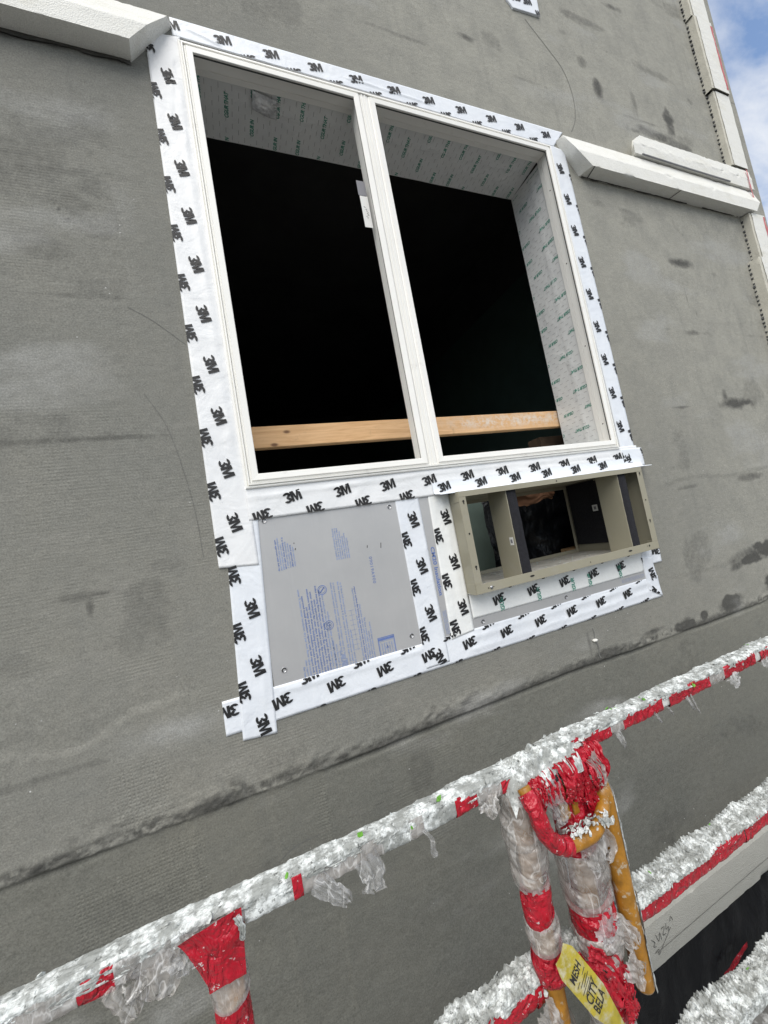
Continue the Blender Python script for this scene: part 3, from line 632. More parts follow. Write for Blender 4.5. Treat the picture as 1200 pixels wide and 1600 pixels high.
tape('white printed tape running under the window sill to the sleeve', [(-0.040, -0.150), (1.90, -0.153), (1.90, -0.034), (-0.040, -0.036)], 4,
     row_x(0.112, -0.087, 10, 0) + [(LOGO, 0.006 + S * i, -0.138, LS, 180, 'ink') for i in range(4)], mat='tape_old', seed=4, group=TG,
     creases=[(-0.03, -0.075, 0.6, -0.062, 0.006, 0.003), (0.6, -0.06, 1.7, -0.066, 0.005, 0.0025), (0.65, -0.10, 1.75, -0.092, 0.004, 0.002)])
tape('white printed tape edge down the left side of the grey board', [(-0.154, -0.825), (-0.052, -0.835), (-0.012, -0.148), (-0.118, -0.150)], 1.6,
     [(LOGO, -0.072 - 0.0085 * i, -0.433 - S * i, LS, -93, 'ink') for i in range(3)] + [(LOGO, -0.113 - 0.0105 * i, -0.322 - S * i, LS, 87, 'ink') for i in range(3)], seed=5, group=TG,
     creases=[(-0.05, -0.40, -0.075, -0.74, 0.008, 0.0012)])
tape('white printed tape along the bottom below the grey boards', [(-0.199, -0.797), (1.843, -0.808), (1.843, -0.704), (-0.198, -0.694)], 0.8,
     [(LOGO, -0.0207 + S * i, -0.7434, LS, 180, 'ink') for i in range(10)] + [(LOGO, 0.088 + S * i, -0.815, LS, 180, 'ink') for i in range(10)] + [(LOGO, 0.072 + S * i, -0.692, LS, 0, 'ink') for i in range(10)] + [(LOGO, -0.183, -0.727, LS, 170, 'ink')], seed=6, group=TG,
     creases=[(-0.02, -0.715, 0.5, -0.72, 0.008, 0.002), (0.7, -0.73, 1.8, -0.725, 0.010, 0.002), (0.7, -0.775, 1.8, -0.77, 0.008, 0.0015)])
tape('white printed tape covering the joint between the two grey boards', [(0.500, -0.790), (0.601, -0.790), (0.596, -0.140), (0.495, -0.140)], 1.6,
     [(LOGO, 0.557, -0.231 - S * i, LS, -90, 'ink') for i in range(3)] + [(LOGO, 0.511, -0.308 - S * i, LS, 90, 'ink') for i in range(3)] + [(LOGO, 0.561, -0.762, LS, -80, 'ink')], seed=7, group=TG)
GT = text2d('CGUR IN', 0.02, 0.25); GT2 = text2d('CGUR THAT', 0.02, 0.25)
tape('white printed tape up the left side of the beige sleeve', [(0.627, -0.714), (0.7335, -0.704), (0.7335, -0.150), (0.640, -0.136)], 2.2,
     [(LOGO, 0.701, -0.241 - S * i, LS, -92, 'ink') for i in range(3)] + [(LOGO, 0.650, -0.314 - S * i, LS, 88, 'ink') for i in range(3)], mat='membrane_white', seed=8, group=TG,
     creases=[(0.70, -0.16, 0.70, -0.60, 0.01, 0.002)])
tape('white membrane strip with green print under the beige sleeve', [(0.740, -0.660), (1.752, -0.666), (1.762, -0.562), (0.740, -0.562)], 1.6,
     [(LOGO, 0.879 + S * i, -0.610, LS, 180, 'ink') for i in range(6)] + [(LOGO, 0.96 + S * i, -0.556, LS, 0, 'ink') for i in range(5)] + [(text2d('CGUR', 0.03, 0.25), x, -0.642, 0.026, 90, 'green_ink') for x in (0.887, 1.085, 1.285, 1.389, 1.59)], mat='membrane_white', seed=9, group=TG, cat='tape')
tape('short white printed tape at the lower right corner of the taped area', [(1.755, -0.760), (1.846, -0.806), (1.826, -0.610), (1.757, -0.590)], 2.8,
     [(LOGO, 1.805, -0.690, LS, 90, 'ink'), (LOGO, 1.79, -0.775, LS, -60, 'ink')], seed=10, group=TG, creases=[(1.76, -0.72, 1.84, -0.80, 0.004, 0.002)])
tape('small white printed tape tab behind the lower right sleeve corner', [(1.760, -0.640), (1.896, -0.642), (1.898, -0.562), (1.760, -0.566)], 2.2,
     [(LOGO, 1.868, -0.583, LS, 160, 'ink')], seed=11, group=TG)
tape('small white printed tape tab above the upper right sleeve corner', [(1.780, -0.145), (1.932, -0.142), (1.932, -0.048), (1.780, -0.046)], 5.2,
     [(LOGO, 1.819, -0.105, LS, -90, 'ink'), (LOGO, 1.942, -0.075, LS, -90, 'ink'), (LOGO, 1.775, -0.09, LS * 0.9, -80, 'ink')], seed=12, group=TG)
tape('torn white printed tape end high on the wall above the window', [(1.724, 2.468), (1.924, 2.493), (1.932, 2.62), (1.60, 2.62)], 6,
     [(LOGO, 1.84, 2.552, LS * 1.1, 0, 'ink'), (LOGO, 1.76, 2.545, LS * 1.1, 180, 'ink'), (LOGO, 1.93, 2.505, LS * 1.1, 180, 'ink')], seed=13, group=TG)

# drip flashing: taped strip turned out over the sleeve
fl = MB()
P = np.zeros((60, 8, 3)); uu = np.linspace(0, 1, 60)
for j, (y_, z_) in enumerate(((-0.0085, -0.100), (-0.0095, -0.125), (-0.011, -0.143), (-0.020, -0.1485), (-0.040, -0.1515), (-0.058, -0.1545), (-0.0585, -0.1575), (-0.040, -0.155))):
    P[:, j, 0] = 0.665 + uu * (1.905 - 0.665); P[:, j, 1] = y_ - 0.0012 * (fbm(uu * 14, uu * 0 + j * 0.3, 77, 3) - 0.5); P[:, j, 2] = z_ + 0.003 * (fbm(uu * 11, uu * 0, 78, 3) - 0.5) + 0.004 * uu
flo = grid_mesh('flashing_tape', P, M['tape'], None, None, True)
tag(flo, 'white printed tape turned out as a lip over the top of the beige sleeve', 'tape', TG)
for i in range(6):
    mb = MB()
    V, F = place2d(LOGO, 0.715 + S * i, -0.1215 + 0.0005 * i, LS * 0.95, 0); mb.add([(x, -0.0125 - 0.06 * max(0, -0.125 - z), z) for x, z in V], F)
    mb.build('printed_logo', M['ink'], flo)

# ------------------------------------------------------------------ grey insulation boards with blue print
def board(label, boxes, layer=0):
    mb = MB()
    for (x0, x1, z0, z1) in boxes: mb.box(x0, x1, -0.0018, 0.0, z0, z1)
    o = mb.build('insulation_board', M['board']); tag(o, label, 'insulation board'); return o
BY = -0.0018
bd = board('square grey insulation board with blue printed text below the window', [(-0.040, 0.548, -0.735, -0.130)])
def decal(lst, mat, parent, y=BY - 0.0005, name='printed_lettering'):
    mb = MB()
    for V, F in lst: mb.add([(x, y, z) for x, z in V], F)
    o = mb.build(name, mat, parent); o['kind'] = 'stuff'; return o
rt = random.Random(11)
WORDS = 'insulation board thermal rating class R value per inch building code evaluation report surface burning flame spread smoke developed index edge water vapour store flat keep dry fasten with approved washers install foil face in'.split()
def line_text(n):
    s = ''
    while len(s) < n: s += rt.choice(WORDS) + ' '
    return s[:n]
def vlines(x, ztop, zbot, h, mats, dens=1.0):
    """a column of print running down the board"""
    n = max(3, int(abs(ztop - zbot) / (h * 0.50)))
    V, F = text2d(line_text(n), 0.028)
    w0 = min(p[0] for p in V); w1 = max(p[0] for p in V); k = (ztop - zbot) / (w1 - w0)
    pts = [(x + p[1] * h, ztop - (p[0] - w0) * k) for p in V]
    mats.append((pts, F))
light, dark = [], []
for i in range(8):   # small block, left
    vlines(0.032 + i * 0.0078, -0.222 - [0.004, 0, 0.022, 0.0, 0.016, 0.022, 0.030, 0.036][i], -0.326 - 0.001 * (7 - i), 0.0078, dark if i % 3 == 0 else light)
for i in range(7):
    vlines(0.234 + i * 0.0078, -0.219 - [0, 0, 0, 0.014, 0.030, 0.022, 0.04][i], -0.332, 0.0078, light)
tops = [-0.66, -0.64, -0.405, -0.43, -0.47, -0.41, -0.42, -0.45, -0.405, -0.42, -0.44, -0.50]
for i in range(12):
    lst = dark if 2 <= i <= 9 else light
    vlines(0.062 + i * 0.0098, tops[i], -0.715, 0.0090, lst if i % 2 else (dark if i in (4, 6, 8) else light))
for i in range(5): vlines(0.172 + i * 0.0095, [-0.60, -0.615, -0.64, -0.655, -0.67][i], -0.715, 0.0085, light)
for i, t_ in enumerate((-0.405, -0.407, -0.406, -0.412, -0.58)): vlines(0.196 + i * 0.0095 + (0.006 if i > 1 else 0), t_, -0.715, 0.0085, light)
for i, t_ in enumerate((-0.44, -0.435, -0.50, -0.55, -0.60, -0.57)): vlines(0.270 + i * 0.0085, t_, -0.715, 0.0082, dark if i == 1 else light)
V, F = text2d('09019A900', 0.0, 0, 1.15); w0 = min(p[0] for p in V); k = 0.098 / (max(p[0] for p in V) - w0)
dark.append(([(0.357 + p[1] * 0.017, -0.342 - (p[0] - w0) * k) for p in V], F))
for i in range(9):   # ruler scale
    z0 = -0.515 - i * 0.017
    vs, fs = stroke2d([(0.243, z0), (0.262, z0)], 0.0011); light.append(([(p.x, p.y) for p in vs], fs))
vs, fs = stroke2d([(0.252, -0.515), (0.256, -0.655)], 0.0010); light.append(([(p.x, p.y) for p in vs], fs))
def ring2d(cx, cz, r, w, n=28):
    V = [(cx + r * math.cos(2 * math.pi * i / n), cz + r * math.sin(2 * math.pi * i / n)) for i in range(n)] + [(cx + (r - w) * math.cos(2 * math.pi * i / n), cz + (r - w) * math.sin(2 * math.pi * i / n)) for i in range(n)]
    return V, [(i, (i + 1) % n, n + (i + 1) % n, n + i) for i in range(n)]
dark.append(ring2d(0.163, -0.424, 0.0165, 0.0022)); dark.append(ring2d(0.163, -0.424, 0.0115, 0.0015))
vs, fs = stroke2d([(0.155, -0.432), (0.171, -0.416)], 0.004); dark.append(([(p.x, p.y) for p in vs], fs))
dark.append(ring2d(0.167, -0.547, 0.0165, 0.0020)); dark.append(ring2d(0.167, -0.547, 0.0108, 0.0014)); dark.append(place2d(text2d('UL', 0.02), 0.167, -0.547, 0.014, -60))
def frame2d(x0, x1, z0, z1, w): return [(x0, z0), (x1, z0), (x1, z1), (x0, z1), (x0 + w, z0 + w), (x1 - w, z0 + w), (x1 - w, z1 - w), (x0 + w, z1 - w)], [(0, 1, 5, 4), (1, 2, 6, 5), (2, 3, 7, 6), (3, 0, 4, 7)]
dark.append(frame2d(0.331, 0.396, -0.73, -0.634, 0.0028)); light.append(frame2d(0.335, 0.392, -0.726, -0.648, 0.0015))
for i in range(5): vlines(0.345 + i * 0.0095, -0.656, -0.70, 0.008, light)
dark.append(place2d(text2d('A', 0.04), 0.364, -0.672, 0.014, 0)); dark.append(([(0.334, -0.646), (0.393, -0.646), (0.393, -0.638), (0.334, -0.638)], [(0, 1, 2, 3)]))
decal(light, M['blue_ink'], bd); decal(dark, M['blue_ink_dark'], bd)
nicks = []
for (x, z, a, l) in ((0.093, -0.250, 80, 0.004), (0.0935, -0.272, 70, 0.007), (0.352, -0.308, 75, 0.009), (0.405, -0.318, 80, 0.020)):
    vs, fs = stroke2d([(x, z), (x + l * math.cos(rad(a)), z + l * math.sin(rad(a)))], 0.0025); nicks.append(([(p.x, p.y) for p in vs], fs))
decal(nicks, M['slot'], bd, name='scuff')
bd2 = board('narrow grey insulation board beside and below the beige sleeve', [(0.552, 0.730, -0.735, -0.130), (0.730, 1.80, -0.735, -0.600)])
cm = []
V, F = text2d('CM20 Insulation', 0.03, 0, 1.02); w0 = min(p[0] for p in V); k = 0.19 / (max(p[0] for p in V) - w0)
cm.append(([(0.6165 + p[1] * 0.0225, -0.350 - (p[0] - w0) * k) for p in V], F))
decal(cm, M['blue_ink_dark'], bd2)
ruled = []
for i in range(3): vlines(0.612 + i * 0.006, -0.60, -0.69, 0.006, ruled)
for i in range(3):
    V, F = text2d(line_text(40), 0.0); w0 = min(p[0] for p in V); k = 0.16 / (max(p[0] for p in V) - w0)
    ruled.append(([(1.59 + (p[0] - w0) * k, -0.690 + 0.006 * i + p[1] * 0.006) for p in V], F))
decal(ruled, M['blue_ink'], bd2)
def screw(x, z, parent, r=0.0085):
    mb = MB(); n = 18
    V = []; prof = [(r * 1.35, 0.0), (r * 1.05, -0.0012), (r, -0.0006), (r * 0.55, 0.0006), (0.0012, 0.0008)]
    for (rr, yy) in prof: V += [(x + rr * math.cos(2 * math.pi * i / n), BY - 0.0006 + yy, z + rr * math.sin(2 * math.pi * i / n)) for i in range(n)]
    F = []
    for k in range(len(prof) - 1): F += [(k * n + i, k * n + (i + 1) % n, (k + 1) * n + (i + 1) % n, (k + 1) * n + i) for i in range(n)]
    F.append(tuple(range((len(prof) - 1) * n, len(prof) * n)))
    mb.add(V, F); mb.build('fastener', M['steel_screw'], parent, smooth=True)
    vs, fs = stroke2d([(x + 0.006 * math.cos(rad(a)), z + 0.006 * math.sin(rad(a))) for a in range(20, 250, 20)], 0.0025)
    m2 = MB(); m2.add([(p.x, BY - 0.0022, p.y) for p in vs], fs); m2.build('fastener_recess', M['slot'], parent)
for (x, z) in ((0.468, -0.170), (0.465, -0.658), (-0.002, -0.652), (0.007, -0.157)): screw(x, z, bd, 0.007)
for (x, z) in ((0.781, -0.681), (1.231, -0.681), (0.630, -0.695)): screw(x, z, bd2, 0.007)

# ------------------------------------------------------------------ window
window = empty('window', 'unglazed white vinyl two-part window frame set in the taped opening', 'window')
def swept_frame(name, x0, x1, z0, z1, prof, mat, parent):
    """prof: closed list of (inset towards the opening, y)"""
    V, F = [], []; n = len(prof)
    for (sx_, sz_, px, pz) in ((1, 1, x0, z0), (-1, 1, x1, z0), (-1, -1, x1, z1), (1, -1, x0, z1)):
        V += [(px + sx_ * i, y, pz + sz_ * i) for i, y in prof]
    for c in range(4):
        for k in range(n): F.append((c * n + k, ((c + 1) % 4) * n + k, ((c + 1) % 4) * n + (k + 1) % n, c * n + (k + 1) % n))
    mb = MB(); mb.add(V, F); return mb.build(name, mat, parent)
FX0, FX1, FZ0, FZ1 = -0.036, 1.766, -0.044, 1.640
# outer frame: thin nailing edge, two stepped beads
swept_frame('outer_frame', FX0, FX1, FZ0, FZ1, [(0.0, 0.004), (0.0, -0.012), (0.0035, -0.014), (0.0065, -0.014), (0.0075, -0.0105), (0.0095, -0.0105), (0.0105, -0.0175), (0.0150, -0.0180), (0.0158, -0.004), (0.0158, 0.064), (0.0065, 0.064), (0.0065, 0.004)], M['frame'], window)
MX0, MX1 = 0.668, 0.704
mb = MB()
mb.box(MX0, MX1, -0.0125, 0.060, FZ0 + 0.0162, FZ1 - 0.0162)
for a, b in ((MX0 + 0.006, MX0 + 0.012), (MX1 - 0.016, MX1 - 0.010)): mb.box(a, b, -0.0155, -0.0128, FZ0 + 0.0162, FZ1 - 0.0162)
mb.build('mullion', M['frame'], window, bevel=0.0008)
SP = [(0.0, 0.004), (0.0, -0.0115), (0.0035, -0.0135), (0.0060, -0.0135), (0.0070, -0.0160), (0.0085, -0.0190), (0.0285, -0.0180), (0.0300, -0.0165), (0.0300, -0.0110), (0.0240, -0.0105), (0.0240, 0.004)]
def sash(x0, x1):
    o = swept_frame('sash', x0, x1, FZ0 + 0.0165, FZ1 - 0.0165, SP, M['frame'], window)
    swept_frame('gasket', x0 + 0.0225, x1 - 0.0225, FZ0 + 0.039, FZ1 - 0.039, [(0.0018, -0.0100), (0.0018, -0.0035), (0.0050, -0.0035), (0.0050, -0.0100)], M['gasket'], o)
    swept_frame('inner_stop', x0 + 0.001, x1 - 0.001, FZ0 + 0.0175, FZ1 - 0.0175, [(0.0, 0.0050), (0.0, 0.0625), (0.015, 0.0625), (0.0165, 0.040), (0.0145, 0.039), (0.0145, 0.036), (0.0185, 0.035), (0.0190, 0.0050)], M['frame'], o)
    return o
sl_ = sash(-0.0195, 0.6665); sr_ = sash(0.7055, 1.7495)
for z in (0.10, 0.52, 0.98, 1.40):
    mb = MB(); mb.tube([(1.7310, 0.020, z), (1.7288, 0.020, z)], 0.0032, 10); mb.build('screw_hole', M['slot'], sr_)
# paper label stuck on the meeting stile
lb = MB(); lb.box(0.598, 0.634, 0.0215, 0.0222, 1.022, 1.166); lo = lb.build('label', M['paper'], window)
lo['label'] = 'white paper label with handwriting on the mullion'
mb = MB(); mb.box(0.594, 0.632, 0.0213, 0.0224, 1.168, 1.236); mb.build('label_top', M['grey_label'], lo)
hw = []
rs = random.Random(3)
for k in range(7):
    x_ = 0.611 + 0.002 * k % 0.01; z_ = 1.115 - k * 0.0085
    vs, fs = stroke2d(smooth_poly([(x_ + rs.uniform(-.004, .008), z_ + rs.uniform(-.004, .004)) for _ in range(4)], 4), 0.0014); hw.append(([(p.x, p.y) for p in vs], fs))
decal(hw, M['hand_ink'], lo, y=0.0211, name='handwriting')

# lining membrane of the reveal (head, right jamb, left jamb, sill), printed green
def reveal(label, fn, L_, prints_fn, seed):
    nu = max(4, int(L_ / 0.02)); nv = 16
    u = np.linspace(0, L_, nu + 1)[:, None] * np.ones((1, nv + 1)); v = np.linspace(0.064, T + 0.004, nv + 1)[None, :] * np.ones((nu + 1, 1))
    d = 0.0025 * (fbm(u * 9, v * 14, seed, 3) - 0.5) + 0.0035 * np.exp(-((v - 0.135 - 0.004 * fbm(u * 5, u * 0, seed + 1, 2)) / 0.005) ** 2)
    P = np.stack(fn(u, v, d), -1)
    o = grid_mesh('reveal_membrane', P, M['membrane'], None, None, True); tag(o, label, 'membrane', 'reveal linings')
    for ink, lst in prints_fn().items():
        mb = MB()
        for V, F in lst:
            if ink != 'dash_ink': mb = MB()
            a = np.array([p[0] for p in V]); b = np.array([p[1] for p in V])
            dd = 0.0025 * (fbm(a * 9, b * 14, seed, 3) - 0.5) + 0.0035 * np.exp(-((b - 0.135 - 0.004 * fbm(a * 5, a * 0, seed + 1, 2)) / 0.005) ** 2) + 0.0012
            c = fn(a, b, dd); mb.add(list(zip(*[np.broadcast_to(q, a.shape) for q in c])), F)
            if ink != 'dash_ink': mb.build('printed_word', M[ink], o)
        if ink == 'dash_ink': mb.build('printed_dashes', M[ink], o)['kind'] = 'stuff'
    return o
def green_prints(L_, flip):
    def f():
        out = {'green_ink': [], 'dash_ink': []}
        lim = [(0.02, 0.066), (L_ - 0.02, 0.066), (L_ - 0.02, T), (0.02, T)]
        k = 0; u = 0.04
        while u < L_:
            off = [0.255, 0.150, 0.215, 0.110][k % 4]
            for rep in range(-1, 2):
                G = (text2d('CGUR THAT', 0.035, 0.3) if (k + rep) % 2 else text2d('CGUR IN', 0.035, 0.3))
                V, F = place2d(G, u, off + rep * 0.155, 0.0225, 90 if flip != -1 else 90, 0.72 if flip != -1 else -0.72)
                V, F = clip2d(V, F, lim)
                if F: out['green_ink'].append((V, F))
            u += 0.105; k += 1
        u = 0.01; k = 0
        while u < L_:
            for j in range(5):
                v0 = 0.075 + j * 0.046 + (0.02 if k % 2 else 0.0)
                vs, fs = stroke2d([(u, v0), (u, v0 + 0.020)], 0.0012)
                V, F = clip2d([(p.x, p.y) for p in vs], fs, lim)
                if F: out['dash_ink'].append((V, F))
            u += 0.0262; k += 1
        return out
    return f
HX0, HX1 = -0.018, 1.740
reveal('printed membrane lining the head of the window opening', lambda u, v, d: (HX0 + u, v, 1.622 - d - 0.02 * (v - 0.06) / 0.22), HX1 - HX0, green_prints(HX1 - HX0, -1), 401)
reveal('printed membrane lining the right jamb of the window opening', lambda u, v, d: (1.740 - d, v, -0.026 + u), 1.63, green_prints(1.63, True), 405)
reveal('printed membrane lining the left jamb of the window opening', lambda u, v, d: (-0.020 + d, v, -0.026 + u), 1.63, green_prints(1.63, True), 409)
reveal('printed membrane lining the sill of the window opening', lambda u, v, d: (HX0 + u, v, -0.030 + d), HX1 - HX0, green_prints(HX1 - HX0, False), 413)

# clear bag of screws taped under the head
bag = empty('screw_bag', 'clear plastic bag of screws stuck under the window head lining', 'bag')
nu, nv = 26, 18; u = np.linspace(-1, 1, nu)[:, None]; v = np.linspace(-1, 1, nv)[None, :]
thick = np.maximum(0, 1 - u ** 2) ** 0.5 * np.maximum(0, 1 - v ** 2) ** 0.5
bx = 0.278 + 0.052 * u + 0 * v; by = 0.108 + 0.036 * v + 0.010 * u; bz = 1.606 - 0.020 * thick - 0.006 * fbm(u * 4 + 9, v * 4, 500, 3)
grid_mesh('bag_film', np.stack([bx, by, bz], -1), M['bag'], bag)
for i in range(5):
    a = rs.uniform(-0.5, 0.3); x_ = 0.262 + i * 0.008; y_ = 0.100 + rs.uniform(-.008, .012)
    mb = MB(); d = Vector((math.cos(a), math.sin(a), 0)); p0 = Vector((x_, y_, 1.592))
    mb.tube([p0, p0 + d * 0.004, p0 + d * 0.0045, p0 + d * 0.040, p0 + d * 0.046], [0.005, 0.0045, 0.0022, 0.0022, 0.0004], 8)
    mb.build('screw', M['steel_screw'], bag, smooth=True)

# timber guard rail across the inside of the opening, wood block behind it
def timber(name, label, x0, x1, y0, y1, z0, z1, seed, rotz=0.0, slope=0.0, patch=None):
    xs_ = np.linspace(x0, x1, max(4, int((x1 - x0) / 0.02)))
    c = 0.003; sec = [(y0, z0 + c), (y0, z1 - c), (y0 + c, z1), (y1 - c, z1), (y1, z1 - c), (y1, z0 + c), (y1 - c, z0), (y0 + c, z0)]
    # extra ring points along the front face so that the paint smear has vertices
    front = [(y0, z0 + c + (z1 - z0 - 2 * c) * k / 6) for k in range(7)]; sec = front + sec[2:]
    P = np.zeros((len(xs_), len(sec), 3))
    for j, (y, z) in enumerate(sec):
        P[:, j, 0] = xs_; P[:, j, 1] = y + rotz * (xs_ - x0) + 0.0012 * (fbm(xs_ * 6, xs_ * 0 + j, seed, 2) - 0.5); P[:, j, 2] = z + slope * (xs_ - x0) + 0.0012 * (fbm(xs_ * 5, xs_ * 0 + j * 2, seed + 1, 2) - 0.5)
    pa = np.zeros(P.shape[:2])
    if patch: pa = np.exp(-(((P[..., 0] - patch[0]) / patch[1]) ** 4 + ((P[..., 2] - patch[2]) / patch[3]) ** 2))
    o = grid_mesh(name, P, M['wood'], None, None, False, dict(pale=pa), closed_v=True)
    me = o.data; bm = bmesh.new(); bm.from_mesh(me); bm.verts.ensure_lookup_table()
    bmesh.ops.holes_fill(bm, edges=[e for e in bm.edges if e.is_boundary]); bmesh.ops.recalc_face_normals(bm, faces=bm.faces[:]); bm.to_mesh(me); bm.free()
    tag(o, label, 'timber'); return o
timber('timber_rail', 'long pine board fixed across the inside of the window opening', -0.30, 2.15, 0.300, 0.338, 0.180, 0.274, 601, 0.0, 0.0015, patch=(1.45, 0.42, 0.238, 0.030))
_w = M['wood']; M['wood'] = simple('dark_old_wood', (0.085, 0.055, 0.035), 0.85, 0.4, 14)
timber('timber_block', 'dark wood block behind the right end of the pine board', 1.70, 1.95, 0.42, 0.52, -0.05, 0.16, 605)

M['wood'] = _w
# ------------------------------------------------------------------ wall sleeve
sleeve = empty('wall_sleeve', 'beige steel air conditioner wall sleeve sticking out below the window', 'wall sleeve')
EX0, EX1, EZ0, EZ1, EY, EB = 0.7344, 1.8014, -0.5604, -0.1560, -0.0716, 0.40
t_ = 0.0025
def part(name, boxes, mat='beige', bevel=0.0006, parent=None):
    mb = MB()
    for bx_ in boxes: mb.box(*bx_)
    return mb.build(name, M[mat], parent or sleeve, bevel=bevel)
part('side_panel', [(EX0, EX0 + t_, EY + t_, EB, EZ0 + t_, EZ1 - t_)]); part('side_panel', [(EX1 - t_, EX1, EY + t_, EB, EZ0 + t_, EZ1 - t_)])
part('top_panel', [(EX0, EX1, EY + t_, EB, EZ1 - t_ + 0.0002, EZ1)]); part('bottom_pan', [(EX0, EX1, EY + t_, EB, EZ0, EZ0 + t_ - 0.0002)], 'pan')
part('flange', [(EX0, EX0 + 0.032, EY, EY + t_ - 0.0002, EZ0 + 0.0365, EZ1 - 0.0225)]); part('flange', [(EX1 - 0.038, EX1, EY, EY + t_ - 0.0002, EZ0 + 0.0365, EZ1 - 0.0225)])
part('top_flange', [(EX0, EX1, EY - 0.0004, EY + t_ - 0.0002, EZ1 - 0.022, EZ1)]); part('bottom_flange', [(EX0, EX1, EY - 0.0004, EY + t_ - 0.0002, EZ0, EZ0 + 0.036)])
for s_ in (EX0 + 0.0003, EX1 - 0.0125): part('corner_bracket', [(s_ - 0.002, s_ + 0.0135, EY + 0.004, EY + 0.045, EZ0 - 0.0015, EZ0 + 0.040)])
part('corner_bracket', [(EX0 - 0.0022, EX0 + 0.012, EY + 0.004, EY + 0.040, EZ1 - 0.040, EZ1 + 0.0012)])
part('rear_lip', [(EX0 + 0.003, EX1 - 0.003, EB - 0.004, EB - 0.001, EZ0 + 0.003, EZ0 + 0.022)]); part('rear_lip', [(EX0 + 0.003, EX1 - 0.003, EB - 0.004, EB - 0.001, EZ1 - 0.022, EZ1 - 0.003)])
part('rear_post', [(EX1 - 0.030, EX1 - 0.0135, EB - 0.008, EB - 0.005, EZ0 + 0.004, EZ1 - 0.004)])
for bx0, fw in ((0.972, 0.054), (1.641, 0.054)):
    bf = part('baffle', [(bx0, bx0 + t_, -0.058, 0.062, EZ0 + 0.004, EZ1 - 0.004), (bx0 + t_ + 0.0002, bx0 + 0.020, -0.0575, -0.0555, EZ0 + 0.004, EZ1 - 0.004)])
    # foam strip with a slightly crushed face
    z_ = np.linspace(EZ0 + 0.005, EZ1 - 0.005, 60)[:, None]; sec = [(bx0 + 0.003, 0.015), (bx0 + 0.003, -0.052), (bx0 + 0.006, -0.0555), (bx0 + 0.03, -0.0565), (bx0 + fw - 0.003, -0.0555), (bx0 + fw, -0.052), (bx0 + fw, 0.015)]
    P = np.zeros((60, len(sec), 3))
    for j, (x, y) in enumerate(sec): P[:, j, 0] = x + 0.002 * (fbm(z_[:, 0] * 22, z_[:, 0] * 0 + j, 611, 3) - 0.5) * (j > 3); P[:, j, 1] = y - 0.0035; P[:, j, 2] = z_[:, 0]
    P[..., 1] -= 0.0025 * fbm(P[..., 2] * 40, P[..., 0] * 40, 612, 3)
    grid_mesh('foam_strip', P, M['foam_black'], bf)
    if bx0 < 1:
        part('label', [(bx0 - 0.0009, bx0 - 0.0002, -0.048, -0.026, -0.405, -0.372)], 'paper', 0, bf)
        part('label_print', [(bx0 - 0.0014, bx0 - 0.0010, -0.043, -0.031, -0.396, -0.381)], 'grey_label', 0, bf)
part('label', [(EX1 - t_ - 0.0011, EX1 - t_ - 0.0003, 0.20, 0.235, -0.335, -0.300)], 'paper', 0)
part('inner_liner', [(EX1 - t_ - 0.0095, EX1 - t_ - 0.0015, 0.10, EB - 0.012, EZ0 + 0.045, EZ1 - 0.006)], 'foam_black', 0)
part('label', [(EX1 - t_ - 0.0106, EX1 - t_ - 0.0098, 0.205, 0.238, -0.335, -0.300)], 'paper', 0)
part('label_print', [(EX1 - t_ - 0.0112, EX1 - t_ - 0.0108, 0.214, 0.229, -0.326, -0.309)], 'grey_label', 0)
part('inner_shelf', [(1.66, EX1 - t_ - 0.002, 0.0, 0.09, EZ1 - 0.020, EZ1 - 0.015)])
def keyhole(x, z, ang=0, s=1.0):
    mb = MB(); n = 12
    mb.add([(x + 0.0042 * s * math.cos(2 * math.pi * i / n), EY - 0.0010, z + 0.0042 * s * math.sin(2 * math.pi * i / n)) for i in range(n)], [tuple(range(n))])
    mb.add([(x - 0.0018 * s, EY - 0.0012, z), (x + 0.0018 * s, EY - 0.0012, z), (x + 0.0022 * s, EY - 0.0012, z - 0.010 * s), (x - 0.0018 * s, EY - 0.0012, z - 0.010 * s)], [(0, 1, 2, 3)])
    mb.build('mounting_hole', M['slot'], sleeve)
for x, z in ((EX0 + 0.018, -0.196), (EX0 + 0.018, -0.455), (EX1 - 0.020, -0.186), (EX1 - 0.022, -0.420)): keyhole(x, z, 0, 1.15)
def hole(x, z, r, rz=None):
    mb = MB(); n = 12; mb.add([(x + r * math.cos(2 * math.pi * i / n), EY - 0.0012, z + (rz or r) * math.sin(2 * math.pi * i / n)) for i in range(n)], [tuple(range(n))]); mb.build('mounting_hole', M['slot'], sleeve)
for x, z, r, rz in ((EX0 + 0.017, -0.325, 0.004, None), (EX1 - 0.020, -0.32, 0.0038, None), (1.245, -0.168, 0.0035, None), (1.34, -0.545, 0.0028, None), (1.01, -0.541, 0.012, 0.0042), (1.60, -0.540, 0.013, 0.0042), (0.79, -0.545, 0.0028, None), (0.815, -0.544, 0.0022, None), (1.735, -0.538, 0.005, None), (1.72, -0.538, 0.002, None)): hole(x, z, r, rz)
# round rubber bung
mb = MB(); mb.tube([(0.803, EY - 0.0006, -0.5445), (0.803, EY - 0.004, -0.5445)], 0.0062, 14); mb.build('bung', M['steel_screw'], sleeve, smooth=True)

